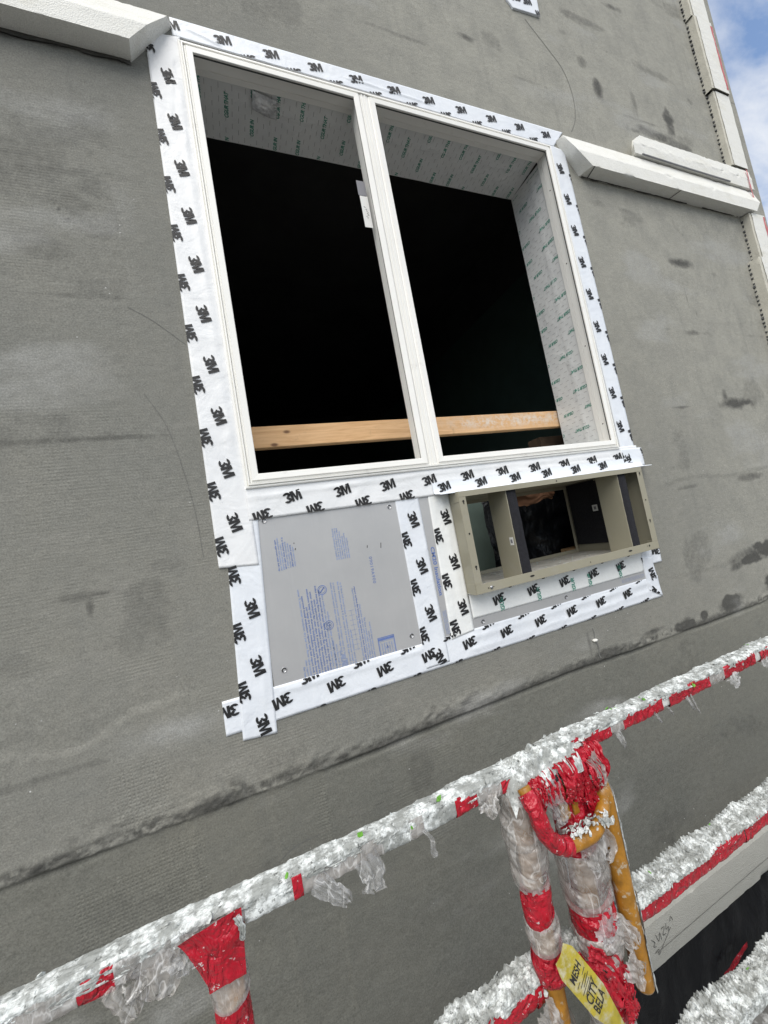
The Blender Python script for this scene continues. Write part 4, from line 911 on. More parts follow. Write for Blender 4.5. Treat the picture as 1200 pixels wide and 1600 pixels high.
# behind the sleeve: green board, plaster scraps, black sheeting, cardboard and wood
mb = MB(); mb.box(0.40, 2.30, 0.80, 0.815, -0.945, 0.02); mb.build('board_offcut', simple('green_board_offcut', (0.16, 0.22, 0.195), 0.85, 0.15, 6, 0.1, 60)); tag(bpy.data.objects['board_offcut'], 'dark green wallboard standing behind the left bay of the sleeve', 'wallboard')
P = np.zeros((50, 40, 3)); u = np.linspace(0, 1, 50)[:, None]; v = np.linspace(0, 1, 40)[None, :]
P[..., 0] = 1.30 + u * 1.0; P[..., 1] = 0.56 + 0.07 * (fbm(u * 6, v * 5, 620, 4) - 0.5); P[..., 2] = -0.62 + v * 0.58
bs = grid_mesh('black_sheeting', P, M['black_film']); tag(bs, 'crumpled black plastic sheeting seen through the middle of the sleeve', 'plastic sheet')
timber('timber_block', 'short brown wood block on the floor seen through the sleeve', 1.78, 1.95, 0.44, 0.52, -0.60, -0.535, 630)
P = np.zeros((24, 24, 3)); u = np.linspace(0, 1, 24)[:, None]; v = np.linspace(0, 1, 24)[None, :]
P[..., 0] = 1.36 + 0.40 * u + 0 * v; P[..., 1] = 0.47 + 0.04 * (fbm(u * 4, v * 4, 640, 3) - 0.5) - 0.03 * v; P[..., 2] = -0.225 + 0.10 * v + 0.05 * (fbm(u * 5, v * 3, 641, 3) - 0.5)
cb = grid_mesh('cardboard', P, M['card']); tag(cb, 'crumpled brown cardboard above the black sheeting behind the sleeve', 'cardboard')
def rubble(name, label, cx, cy, cz, rx, ry, n, smin, smax, mat, seed, kind='stuff'):
    r = random.Random(seed); mb = MB()
    for i in range(n):
        a = r.uniform(0, 6.28); q = math.sqrt(r.random()); x = cx + rx * q * math.cos(a); y = cy + ry * q * math.sin(a); s = r.uniform(smin, smax); z = cz + s * 0.4 + 0.03 * (1 - q) * r.random()
        V = []
        for (dx_, dy_, dz_) in ((1, 0, 0), (-1, 0, 0), (0, 1, 0), (0, -1, 0), (0, 0, 1), (0, 0, -1)): V.append((x + s * dx_ * r.uniform(.5, 1.2), y + s * dy_ * r.uniform(.5, 1.2), z + 0.7 * s * dz_ * r.uniform(.5, 1.0)))
        mb.add(V, [(0, 2, 4), (2, 1, 4), (1, 3, 4), (3, 0, 4), (2, 0, 5), (1, 2, 5), (3, 1, 5), (0, 3, 5)])
    o = mb.build(name, M[mat]); tag(o, label, 'debris', kind=kind); return o
rubble('plaster_scraps', 'pale plaster scraps heaped behind the left bay of the sleeve', 1.18, 0.58, -0.60, 0.22, 0.14, 160, 0.008, 0.028, 'debris', 3)
rubble('pan_dust', 'plaster crumbs scattered on the sleeve pan', 1.25, 0.22, EZ0 + 0.003, 0.40, 0.14, 90, 0.002, 0.006, 'debris', 4)
mb = MB(); mb.box(0.5, 2.25, 0.405, 0.79, -0.66, -0.60); sh = mb.build('inside_ledge', M['pan']); tag(sh, 'dusty ledge inside the wall behind the sleeve', 'ledge')

# ------------------------------------------------------------------ polystyrene mouldings
def moulding(label, ends, mat='eps', seed=1, name='foam_moulding', joints=(), rough=0.0015, n=160, group='polystyrene mouldings on the wall', step=None):
    """ends: two lists of (x,y,z) section points in the same order (closed)"""
    A = np.array(ends[0], float); B_ = np.array(ends[1], float); k = len(A)
    # subdivide section
    def sub(Q):
        out = []
        for i in range(k):
            a, b = Q[i], Q[(i + 1) % k]
            for t in (0, .05, .2, .4, .6, .8, .95): out.append(a + (b - a) * t)
        return np.array(out)
    A, B_ = sub(A), sub(B_); kk = len(A)
    t = np.linspace(0, 1, n + 1)[:, None, None]
    P = A[None] * (1 - t) + B_[None] * t
    idx = np.arange(kk)
    nse = rough * (fbm(P[..., 0] * 30 + P[..., 2] * 30, P[..., 1] * 30 + idx * 0.31, 700 + seed, 4) - 0.5) * 2
    cy = P[..., 1].mean(); cz = P[..., 2].mean(1, keepdims=True)
    d = np.stack([P[..., 1] - P[..., 1].mean(1, keepdims=True), P[..., 2] - cz], -1); d /= np.linalg.norm(d, axis=-1, keepdims=True) + 1e-6
    edge = np.isin(idx % 7, (0,)).astype(float)
    chip = 0.006 * sstep(0.66, 0.80, fbm(P[..., 0] * 14, P[..., 2] * 14 + P[..., 1] * 9, 720 + seed, 3)) * (edge + 0.5 * np.isin(idx % 7, (1, 6)))
    P[..., 1] += d[..., 0] * (nse - chip); P[..., 2] += d[..., 1] * (nse - chip)
    P[..., 1] = np.minimum(P[..., 1], 0.004)
    o = grid_mesh(name, P, M[mat], None, None, True, None, True)
    me = o.data; bm = bmesh.new(); bm.from_mesh(me)
    be = [e for e in bm.edges if e.is_boundary]; r = bmesh.ops.holes_fill(bm, edges=be, sides=0)
    bmesh.ops.triangulate(bm, faces=r['faces'])
    bmesh.ops.recalc_face_normals(bm, faces=bm.faces[:]); bm.to_mesh(me); bm.free()
    try: me.set_sharp_from_angle(angle=rad(38))
    except Exception: pass
    tag(o, label, 'foam moulding', group); return o
MB0 = 1.507
ml = moulding('white polystyrene moulding ending at the top left corner of the window',
    [[(-1.9, 0.004, MB0), (-1.9, -0.069, MB0), (-1.9, -0.069, 1.583), (-1.9, -0.036, 1.692), (-1.9, 0.004, 1.70)],
     [(-0.198, 0.004, MB0), (-0.190, -0.069, MB0), (-0.128, -0.069, 1.583), (-0.060, -0.036, 1.690), (-0.046, 0.004, 1.70)]], seed=1)
mr = moulding('long white polystyrene moulding running right from the window head to the corner',
    [[(1.949, 0.004, MB0), (1.976, -0.070, MB0), (1.886, -0.070, 1.583), (1.846, -0.036, 1.694), (1.819, 0.004, 1.688)],
     [(3.48, 0.004, MB0 - 0.002), (3.570, -0.069, MB0 - 0.002), (3.640, -0.069, 1.583), (3.660, -0.036, 1.694), (3.660, 0.004, 1.688)]], seed=2)
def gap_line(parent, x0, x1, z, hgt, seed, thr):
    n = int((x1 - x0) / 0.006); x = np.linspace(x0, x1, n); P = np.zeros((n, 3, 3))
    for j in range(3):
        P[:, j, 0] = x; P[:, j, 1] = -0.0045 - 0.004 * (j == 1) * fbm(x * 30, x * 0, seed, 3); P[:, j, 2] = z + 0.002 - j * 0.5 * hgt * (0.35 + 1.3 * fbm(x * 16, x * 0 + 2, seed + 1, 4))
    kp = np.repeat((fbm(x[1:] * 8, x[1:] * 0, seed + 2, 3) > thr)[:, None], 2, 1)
    o = grid_mesh('adhesive_shade_line', P, M['adhesive'], parent, kp, True); o['kind'] = 'stuff'
M['adhesive'] = simple('adhesive_and_shade', (0.055, 0.053, 0.048), 0.9, 0.3, 40)  # one dark tone for adhesive and for painted contact shade
gap_line(ml, -1.2, -0.20, MB0, 0.016, 860, 0.30); gap_line(mr, 1.96, 3.47, MB0, 0.008, 864, 0.22)  # strips paint contact shade and adhesive along the wall joint
for (xb, xf) in ((2.010, 1.990), (2.72, 2.735)):      # knife cuts / butt joints across soffit
    vs = [(xb - 0.003, -0.002, MB0 - 0.0022), (xb + 0.003, -0.002, MB0 - 0.0022), (xf + 0.003, -0.0712, MB0 - 0.0022), (xf - 0.003, -0.0712, MB0 - 0.0022)]
    m2 = MB(); m2.add(vs, [(0, 1, 2, 3)]); m2.build('butt_joint', M['slot'], mr)
oc = moulding('loose polystyrene strip lying on top of the long right moulding',
    [[(2.45, 0.004, 1.705), (2.41, -0.050, 1.705), (2.41, -0.052, 1.775), (2.50, -0.045, 1.845), (2.50, 0.004, 1.86)],
     [(3.66, 0.004, 1.700), (3.66, -0.050, 1.700), (3.66, -0.052, 1.775), (3.66, -0.045, 1.845), (3.66, 0.004, 1.86)]], mat='eps', seed=3, rough=0.003, name='foam_strip')
mb = MB(); mb.tube([(2.46, -0.058, 1.698), (2.9, -0.057, 1.697), (3.35, -0.058, 1.697)], 0.0050, 8); mb.build('rod', M['rod']); tag(bpy.data.objects['rod'], 'thin grey rod lying between the loose strip and the moulding', 'rod')
# corner blocks with toothed left edge
def quoin(label, x0, x1, z0, z1, pr, seed, mat='eps_old', lead=0.0):
    o = empty('corner_block', label, 'foam block', 'polystyrene blocks up the corner'); r = random.Random(seed)
    n = max(8, int((z1 - z0) / 0.004)); z = np.linspace(z0, z1, n); wob = 0.006 * (fbm(z * 6, z * 0, 740 + seed, 4) - 0.5)
    # body: left side, front, right side
    sec = np.zeros((n, 12, 3))
    fr = [(x0, 0.003), (x0, -pr * 0.3), (x0, -pr * 0.6), (x0, -pr * 0.95), (x0 + 0.004, -pr), (x0 + (x1 - x0) * 0.3, -pr), (x0 + (x1 - x0) * 0.6, -pr), (x1 - 0.004, -pr), (x1, -pr * 0.95), (x1, -pr * 0.5), (x1 + 0.002, -0.004), (x1, 0.003)]
    for j, (x, y) in enumerate(fr):
        sec[:, j, 0] = x + wob + (0.012 * (fbm(z * 5, z * 0 + 3, 745 + seed, 4) - 0.5) if j >= 7 else 0); sec[:, j, 1] = y + 0.003 * (fbm(z * 25, z * 0 + j, 750 + seed, 3) - 0.5) * (y < -0.01); sec[:, j, 2] = z
    g = grid_mesh('block_body', sec, M[mat], o, None, True)
    me = g.data; bm = bmesh.new(); bm.from_mesh(me); bmesh.ops.holes_fill(bm, edges=[e for e in bm.edges if e.is_boundary], sides=0); bmesh.ops.recalc_face_normals(bm, faces=bm.faces[:]); bm.to_mesh(me); bm.free()
    try: me.set_sharp_from_angle(angle=rad(40))
    except Exception: pass
    # front skin freshly rasped white
    sk = np.zeros((n, 4, 3))
    for j, fx in enumerate((0.10, 0.4, 0.7, 0.985)):
        sk[:, j, 0] = x0 + (x1 - x0) * fx + wob + (0.010 * (fbm(z * 11, z * 0, 760 + seed, 4) - 0.5) if j == 0 else (0.012 * (fbm(z * 5, z * 0 + 3, 745 + seed, 4) - 0.5) if j == 3 else 0)); sk[:, j, 1] = -pr - 0.0035 - 0.002 * (fbm(z * 40, z * 0 + j, 765, 3) - 0.5); sk[:, j, 2] = z
    grid_mesh('rasped_face', sk, M['eps'], o)
    # teeth of the adhesive comb along the wall edge
    mb = MB(); zz = z0 + 0.01
    while zz < z1 - 0.02:
        hgt = 0.016 + r.uniform(-0.007, 0.006); tl = 0.012 + r.uniform(-0.008, 0.008); xx = x0 + float(np.interp(zz, z, wob)) + 0.001
        mb.add([(xx, -0.001, zz), (xx - tl, -0.001, zz + hgt * 0.15), (xx - tl * 0.9, -0.001, zz + hgt * 0.7), (xx, -0.001, zz + hgt), (xx, -0.010, zz), (xx - tl * 0.8, -0.009, zz + hgt * 0.2), (xx - tl * 0.7, -0.009, zz + hgt * 0.65), (xx, -0.010, zz + hgt)], [(4, 5, 6, 7), (0, 4, 7, 3), (0, 1, 5, 4), (1, 2, 6, 5), (2, 3, 7, 6)])
        zz += 0.030 + r.uniform(-0.008, 0.010)
    mb.build('adhesive_teeth', M['gasket'], o)['kind'] = 'stuff'
    return o
quoin('topmost polystyrene corner block reaching out of the picture', 3.455, 3.665, 3.035, 4.6, 0.046, 1)
quoin('polystyrene corner block with a pink stain high on the right', 3.465, 3.665, 2.450, 3.030, 0.052, 2)
quoin('polystyrene corner block just above the loose strip', 3.482, 3.670, 1.868, 2.443, 0.042, 3)
quoin('short polystyrene corner block right under the long moulding', 3.505, 3.690, 1.165, 1.500, 0.050, 4)
quoin('lowest polystyrene corner block at the right picture edge', 3.450, 3.700, -1.9, 1.158, 0.062, 5)
for (x, z0, z1, w, yy, lab) in ((3.662, 2.48, 3.0, 0.022, -0.0565, 'pink stain down the upper corner block'), (3.622, 1.58, 1.84, 0.016, -0.0560, 'pink stain beside the end of the loose strip'), (3.687, 1.18, 1.49, 0.024, -0.0545, 'pink stain down the short corner block')):
    P = np.zeros((60, 3, 3)); z = np.linspace(z0, z1, 60)
    for j in range(3): P[:, j, 0] = x - 0.020 + 0.012 * (fbm(z * 9, z * 0 + 5, 771, 3) - 0.5) * (j == 0) + j * 0.5 * w * (0.4 + 1.2 * fbm(z * 11, z * 0, 770, 4)); P[:, j, 1] = yy; P[:, j, 2] = z
    ps = grid_mesh('pink_stain', P, M['pink']); tag(ps, lab, 'stain')
# moulding low on the wall, over the opening below
lm = moulding('grey coated polystyrene moulding with scribbled writing low on the wall',
    [[(1.19, 0.004, -2.030), (1.19, -0.064, -2.012), (1.19, -0.066, -2.170), (1.19, 0.004, -2.175)],
     [(4.0 - 0.35, 0.004, -2.030), (3.65, -0.064, -2.012), (3.65, -0.066, -2.170), (3.65, 0.004, -2.175)]], mat='eps_grey', seed=6)
hw = []
for pts in ([(1.232, -2.062), (1.248, -2.078), (1.238, -2.09), (1.252, -2.095)], [(1.26, -2.055), (1.272, -2.085), (1.284, -2.058), (1.288, -2.088)], [(1.295, -2.05), (1.315, -2.052), (1.300, -2.075), (1.318, -2.078)], [(1.328, -2.045), (1.322, -2.065), (1.338, -2.062), (1.335, -2.08)], [(1.275, -2.118), (1.350, -2.070)], [(1.24, -2.115), (1.262, -2.11), (1.255, -2.128), (1.272, -2.122)], [(1.352, -2.05), (1.362, -2.035), (1.37, -2.052)]):
    vs, fs = stroke2d(smooth_poly(pts, 5), 0.0022); hw.append(([(p.x, p.y) for p in vs], fs))
mb = MB()
for V, F in hw: mb.add([(x, -0.0675, z) for x, z in V], F)
mb.build('handwriting', M['hand_ink'], lm)['kind'] = 'stuff'
vs, fs = stroke2d([(1.25, -2.118), (2.0, -2.114), (3.0, -2.116)], 0.002); mb = MB(); mb.add([(p.x, -0.0676, p.y) for p in vs], fs); mb.build('scored_line', M['scratch'], lm)
P = np.zeros((150, 50, 3)); u = np.linspace(0, 1, 150)[:, None]; v = np.linspace(0, 1, 50)[None, :]
P[..., 0] = 1.10 + 2.5 * u + 0.03 * (fbm(v * 5, u * 0, 801, 3) - 0.5); P[..., 1] = -0.020 - 0.040 * fbm(u * 22 + v * 2, v * 3.5, 802, 4); P[..., 2] = -2.165 - 1.1 * v - 0.02 * u * 0
bs2 = grid_mesh('black_sheeting', P, M['black_film']); tag(bs2, 'black plastic sheeting hanging below the low grey moulding', 'plastic sheet')
P = np.zeros((20, 6, 3)); u = np.linspace(0, 1, 20)[:, None]; v = np.linspace(0, 1, 6)[None, :]
P[..., 0] = 1.585 + 0.19 * u + 0.01 * v; P[..., 1] = -0.066 - 0.006 * fbm(u * 5, v * 4, 805, 2); P[..., 2] = -2.415 + 0.045 * u + 0.032 * v * (1 - 0.3 * u)
rtp = grid_mesh('red_tape_strip', P, M['red_tape']); tag(rtp, 'short red tape strip stuck on the low black sheeting', 'tape')
# white nub of plaster stuck on the wall below the window
r9 = random.Random(9); mb = MB(); V = []
for i in range(7):
    for j in range(9): a = 2 * math.pi * j / 9; q = math.sin(math.pi * i / 6); V.append((1.342 + 0.016 * q * math.cos(a) * r9.uniform(.6, 1.2), -0.004 - 0.009 * math.cos(math.pi * i / 6), -0.900 + 0.009 * q * math.sin(a) * r9.uniform(.6, 1.2)))
F = [(i * 9 + j, i * 9 + (j + 1) % 9, (i + 1) * 9 + (j + 1) % 9, (i + 1) * 9 + j) for i in range(6) for j in range(9)]
mb.add(V, F); nb = mb.build('foam_nub', M['eps'], None, True); tag(nb, 'small white foam blob on the wall under the bottom tape', 'foam')

# ------------------------------------------------------------------ platform deck and guard rails
deck = empty('platform_deck', 'dusty work platform deck behind the guard rails', 'platform')
for k in range(4):
    mb = MB(); mb.box(-2.6, 3.4, -0.575 - 0.42 * k - 0.41, -0.575 - 0.42 * k, -1.76, -1.72); mb.build('deck_board', M['deck'], deck, bevel=0.003)

def rail_section(t):
    """t in 0..1 once round a rounded square: 0 = bottom front, going up the front, over the top, down the back"""
    a = -135 + 360 * t
    c, s = math.cos(rad(a + 0)), math.sin(rad(a))
    p = 4.5; rr = 1.0 / ((abs(c) ** p + abs(s) ** p) ** (1 / p))
    return c * rr, s * rr       # (y away from viewer is +, z)
def rail_mesh(name, x0, x1, yc, zc, hs, parent, mat, off=0.0, tr=(0, 1), step=0.006, amp=0.001, seed=0, fold=0.0):
    n = max(3, int((x1 - x0) / step)); x = np.linspace(x0, x1, n + 1)
    nt = 40; closed = tr == (0, 1)
    ts = np.linspace(tr[0], tr[1], nt + (0 if closed else 1), endpoint=not closed)
    P = np.zeros((len(x), len(ts), 3))
    for j, t in enumerate(ts):
        # front is -y : mirror
        cy, sz = rail_section(t)
        d = hs + off + amp * (fbm(x * 30, x * 0 + t * 9, seed + 3, 4) - 0.3) + fold * np.abs(np.sin(x * 150 + t * 14 + 5 * fbm(x * 12, x * 0 + t * 6, seed, 3)))
        P[:, j, 0] = x; P[:, j, 1] = yc + cy * d; P[:, j, 2] = zc + sz * d
    return grid_mesh(name, P, M[mat] if isinstance(mat, str) else mat, parent, None, True, None, closed)
def crust(name, x0, x1, yc, zc, hs, parent, seed, hmax=0.016, cover=0.62, comb=0.0, step=0.0035, fstart=186):
    """dried plaster built up on the top of a rail: thick on top, ragged flakes down the front"""
    n = int((x1 - x0) / step); x = np.linspace(x0, x1, n + 1)[:, None]
    tt = np.linspace(0.0, 1.0, 44)[None, :]
    ang = fstart - (fstart + 12) * tt
    c, s = np.cos(np.radians(ang)), np.sin(np.radians(ang)); rr = 1.0 / ((np.abs(c) ** 4.5 + np.abs(s) ** 4.5) ** (1 / 4.5)); cy, sz = c * rr, s * rr
    # here angle -135 = bottom front when front is (-y): cy<0 front
    front = sstep(-0.2, -0.9, cy * 1.0)
    w = tt * 4.5
    n1 = fbm(x * 34, w * 2.2 + seed, 900 + seed, 5, 0.6); n2 = fbm(x * 9, w * 0.7 + seed, 910 + seed, 3); n3 = fbm(x * 130, w * 6, 920 + seed, 3)
    ribs = np.abs(np.sin(x * 260 + 6 * fbm(x * 20, w, 930 + seed, 3)))
    topw = sstep(-0.15, 0.95, sz)
    thr = 0.66 - cover * topw - 0.16 * (n2 - 0.5)
    hgt = (n1 - thr)
    n4 = fbm(x * 70, w * 3.5 + seed, 940 + seed, 3)
    terr = np.floor(n4 * 7) / 7.0                     # broken plates at different levels
    H = np.where(hgt > 0, 0.0016 + hmax * (np.clip(hgt * 1.1, 0, 0.55) * (0.25 + 0.75 * topw) + 0.45 * (terr - 0.35) * topw) + 0.0022 * (n3 - 0.5) + comb * ribs * topw * (0.3 + n2), 0.0)
    H = np.maximum(H, np.where(hgt > 0, 0.0008, 0))
    H = H * (0.45 + 1.1 * vn(x * 16 + w * 0.8, w * 0.6, 950 + seed))
    d = hs + 0.0015 + H
    P = np.stack([x + 0 * tt, yc + cy * d, zc + sz * d], -1)
    kp = (H[1:, 1:] + H[:-1, 1:] + H[1:, :-1] + H[:-1, :-1]) > 0.0031
    o = grid_mesh(name, P, M['plaster'], parent, kp, False); o['kind'] = 'stuff'
    return o
def flakes(name, x0, x1, yc, zc, hs, parent, n, seed, mat='plaster', smin=0.004, smax=0.013):
    r = random.Random(seed); mb = MB()
    for i in range(n):
        x = r.uniform(x0, x1); a = r.choice([r.gauss(95, 30), r.gauss(120, 25), r.gauss(60, 30)]); c, s = math.cos(rad(a)), math.sin(rad(a))
        rr = hs / max(abs(c), abs(s)) + r.uniform(0.000, 0.008)
        p = Vector((x, yc + c * rr, zc + s * rr)); nrm = Vector((r.uniform(-.45, .45), c + r.uniform(-.45, .45), s + r.uniform(-.45, .45))).normalized()
        t1 = nrm.orthogonal().normalized(); t2 = nrm.cross(t1); sz = r.uniform(smin, smax); a0 = r.uniform(0, 6)
        V = []
        for k in range(6):
            q = sz * r.uniform(0.45, 1.1); V.append(p + t1 * q * math.cos(a0 + k * 1.047) + t2 * q * 0.7 * math.sin(a0 + k * 1.047) + nrm * r.uniform(-0.25, 0.25) * sz)
        V2 = [v - nrm * 0.0015 for v in V]
        mb.add(V + V2, [(0, 1, 2), (0, 2, 3), (0, 3, 4), (0, 4, 5), tuple(range(11, 5, -1))] + [(k, 6 + k, 6 + (k + 1) % 6, (k + 1) % 6) for k in range(6)])
    o = mb.build(name, M[mat], parent); o['kind'] = 'stuff'; return o
def shred(name, parent, mat, path, w0, w1, seed, crump=0.006, nu=40, nv=22, curl=0.0):
    """torn strip of film along a 3-D path, hanging in folds"""
    pts = smooth_poly(path, max(2, nu // max(1, len(path) - 1))); n = len(pts); P = np.zeros((n, nv, 3)); vv = np.linspace(-0.5, 0.5, nv)
    for i, p in enumerate(pts):
        t = Vector(pts[min(i + 1, n - 1)]) - Vector(pts[max(i - 1, 0)]); t.normalize()
        side = t.cross(Vector((0.1, -1, 0.1))); side.normalize()
        f = i / (n - 1); w = w0 + (w1 - w0) * f
        w = w * (0.75 + 0.5 * vn(f * 9, 0.3, seed)) * (1 if f < 0.9 else (1 - f) * 8 + 0.2)
        for j, s_ in enumerate(vv):
            q = Vector(p) + side * s_ * w; P[i, j] = q
    U_, V_ = np.meshgrid(np.linspace(0, 1, n), vv, indexing='ij')
    wv_ = vn(U_ * 2.0 + seed, V_ * 2 + 3, seed + 8)
    pl = np.abs(np.sin(V_ * 11 + 3.0 * wv_ + seed)) ** 0.8 + 0.6 * np.abs(np.sin(V_ * 19 - 4 * wv_ + U_ * 3 + seed * 2)) ** 0.8
    P[..., 1] -= crump * (1.0 * pl + 1.0 * (fbm(U_ * 2.5 + seed, V_ * 2, seed + 1, 2) - 0.5)) - crump
    P[..., 0] += 0.8 * crump * (fbm(U_ * 3, V_ * 3 + seed, seed + 2, 2) - 0.5); P[..., 2] += 0.6 * crump * (fbm(U_ * 3, V_ * 6 + seed, seed + 3, 2) - 0.5)
    kp = (fbm(U_[1:, 1:] * 5, V_[1:, 1:] * 4 + seed, seed + 4, 2) > 0.16) & (U_[1:, 1:] < 0.80 + 0.45 * (vn(V_[1:, 1:] * 9 + seed, V_[1:, 1:] * 0, seed + 5)))
    return grid_mesh(name, P, M[mat], parent, kp, True)
def wrap(name, parent, mat, cx, cy, z0, z1, r0, r1, seed, fold=0.006, tilt=0.0, lean=0.0, open_=None, step=0.0026):
    """crumpled band wound round an upright, top z0 to bottom z1"""
    n = max(6, int(abs(z1 - z0) / step)); m_ = 84
    f = np.linspace(0, 1, n + 1)[:, None]; a = np.linspace(0, 2 * math.pi, m_, endpoint=False)[None, :]
    ca, sa = np.cos(a), np.sin(a)
    # periodic noise through (cos,sin)
    nn = fbm(ca * 1.6 + 5 + f * 3, sa * 1.6 + 7 + f * 5 + seed, seed, 4, 0.6); n2 = fbm(ca * 4 + seed, sa * 4 + f * 16, seed + 1, 3)
    crease = np.abs(np.sin(a * 2 + f * 9 + 7 * nn))
    L_ = abs(z1 - z0) / 0.06; rr_ = random.Random(seed); acc = 0
    for (kn, km, am) in ((1, rr_.uniform(2, 4), 0.9), (-1, rr_.uniform(3, 6), 0.7), (2, rr_.uniform(-4, 4), 0.6), (3, rr_.uniform(5, 9), 0.45), (-2, rr_.uniform(7, 12), 0.4)):
        ph = 0.5 * (a * kn + f * km * L_) + rr_.uniform(0, 6) + 1.6 * (nn - 0.5)
        acc = acc + am * (np.abs(np.sin(ph)) ** 0.75 - 0.62)
    r = r0 + (r1 - r0) * f + fold * (0.55 * (nn - 0.5) + 0.60 * acc)
    r = r * (1 - 0.10 * np.exp(-(f / 0.06) ** 2) - 0.08 * np.exp(-((1 - f) / 0.06) ** 2))
    z = z0 + (z1 - z0) * f + tilt * ca + 0.006 * (nn - 0.5) + 0.0 * a
    x = cx + lean * (z - z0) + r * ca; y = cy + r * sa
    return grid_mesh(name, np.stack([x, y, z], -1), M[mat], parent, None, True, None, True)

RY, RZ = -0.674, -0.794
# ---- left guard rail panel
gl = empty('guardrail', 'plaster-caked guard rail panel on the left with a red wrapped post', 'guardrail', 'guard rail panels')
HS = 0.0158
rail_mesh('top_rail', -1.9, 0.415, RY, RZ, HS, gl, 'rail_coat', step=0.02)
crust('plaster_crust', -0.95, 0.42, RY, RZ, HS, gl, 1, 0.0036, 0.46, fstart=186)
flakes('plaster_flakes', -0.9, 0.42, RY, RZ, HS - 0.002, gl, 170, 2, 'plaster', 0.003, 0.009)
flakes('green_flakes', -0.6, 0.42, RY, RZ, HS - 0.001, gl, 14, 3, 'leaf_green', 0.004, 0.010)
FT = (0.93, 1.27)      # front and underside span of the section
def band(x0, x1, mat, parent, yc, zc, hs, seed, off=0.002, tr=(-0.24, 0.265), fold=0.0008, amp=0.003):
    return rail_mesh({'red_tape': 'red_tape_band', 'plaster': 'plaster_band'}.get(mat, 'film_band'), x0, x1, yc, zc, hs, parent, mat, off, tr, 0.003, amp, seed, fold)
for i, (x0, x1, mt) in enumerate([(-0.95, -0.80, 'red_tape'), (-0.80, -0.66, 'film'), (-0.66, -0.52, 'red_tape'), (-0.52, -0.368, 'film'), (-0.368, -0.327, 'red_tape'), (-0.327, -0.225, 'film'), (-0.165, -0.095, 'plaster'), (0.055, 0.104, 'plaster'), (0.132, 0.198, 'plaster'), (-0.095, -0.080, 'red_tape'), (-0.080, 0.055, 'film'), (0.104, 0.132, 'film'), (0.198, 0.245, 'red_tape'), (0.245, 0.300, 'film'), (0.300, 0.415, 'red_tape')]):
    band(x0, x1, mt, gl, RY, RZ, HS, 1000 + i * 3, 0.002 + 0.0006 * (i % 2))
# hanging torn film
shred('film_shred', gl, 'film', [(-0.322, -0.694, -0.800), (-0.316, -0.698, -0.822), (-0.306, -0.700, -0.846)], 0.050, 0.020, 1101)
shred('film_shred', gl, 'film', [(-0.285, -0.694, -0.800), (-0.278, -0.698, -0.818), (-0.285, -0.699, -0.838)], 0.075, 0.045, 1102)
shred('film_shred', gl, 'film_thin', [(-0.250, -0.694, -0.798), (-0.242, -0.698, -0.812), (-0.240, -0.700, -0.825)], 0.050, 0.030, 1103)
shred('film_shred', gl, 'film_thin', [(-0.060, -0.693, -0.798), (-0.035, -0.697, -0.826), (-0.012, -0.699, -0.846)], 0.030, 0.016, 1104)
shred('film_shred', gl, 'film_thin', [(0.020, -0.693, -0.798), (0.030, -0.698, -0.826), (0.026, -0.700, -0.850)], 0.038, 0.040, 1105)
shred('film_shred', gl, 'film_thin', [(0.128, -0.693, -0.800), (0.140, -0.698, -0.818), (0.138, -0.699, -0.838), (0.146, -0.699, -0.846)], 0.006, 0.014, 1106, 0.003)
shred('film_shred', gl, 'film', [(0.262, -0.694, -0.800), (0.268, -0.698, -0.815), (0.275, -0.699, -0.832)], 0.050, 0.020, 1107)
# left post
PX = -0.198
mb = MB(); mb.tube([(PX, RY, RZ - 0.018), (PX, RY, -1.72)], 0.019, 18); mb.build('post', M['orange'], gl, smooth=True)
for i, (z0, z1, mt, r0, r1) in enumerate([(-0.806, -0.868, 'red_tape', 0.030, 0.0235), (-0.866, -0.907, 'film', 0.0255, 0.0250), (-0.905, -1.02, 'red_tape', 0.0240, 0.0240), (-1.02, -1.10, 'film', 0.0250, 0.0250), (-1.10, -1.30, 'red_tape', 0.0240, 0.0240), (-1.30, -1.45, 'film', 0.0250, 0.0250)]):
    wrap('red_tape_wrap' if mt == 'red_tape' else 'film_wrap', gl, mt, PX, RY, z0, z1, r0, r1, 1200 + i, 0.0035)
# red gusset where the tape is drawn from rail to post
P = np.zeros((24, 18, 3)); u = np.linspace(0, 1, 24)[:, None]; v = np.linspace(0, 1, 18)[None, :]
xl = -0.252 + (PX - 0.0235 + 0.252) * np.clip(v * 1.15, 0, 1) ** 0.8; xr = -0.168 + (PX + 0.0250 + 0.168) * v ** 1.3
P[..., 0] = xl + (xr - xl) * u; P[..., 1] = -0.7000 - 0.006 * np.sin(math.pi * u) - 0.004 * (fbm(u * 5, v * 5, 1250, 4) - 0.5); P[..., 2] = -0.789 + 0.006 * np.sin(u * 3) - 0.078 * v + 0.010 * u * (1 - v)
grid_mesh('red_tape_gusset', P, M['red_tape'], gl)
shred('plaster_drip', gl, 'plaster', [(-0.176, -0.702, -0.785), (-0.170, -0.704, -0.805), (-0.172, -0.702, -0.82)], 0.012, 0.006, 1251, 0.003)
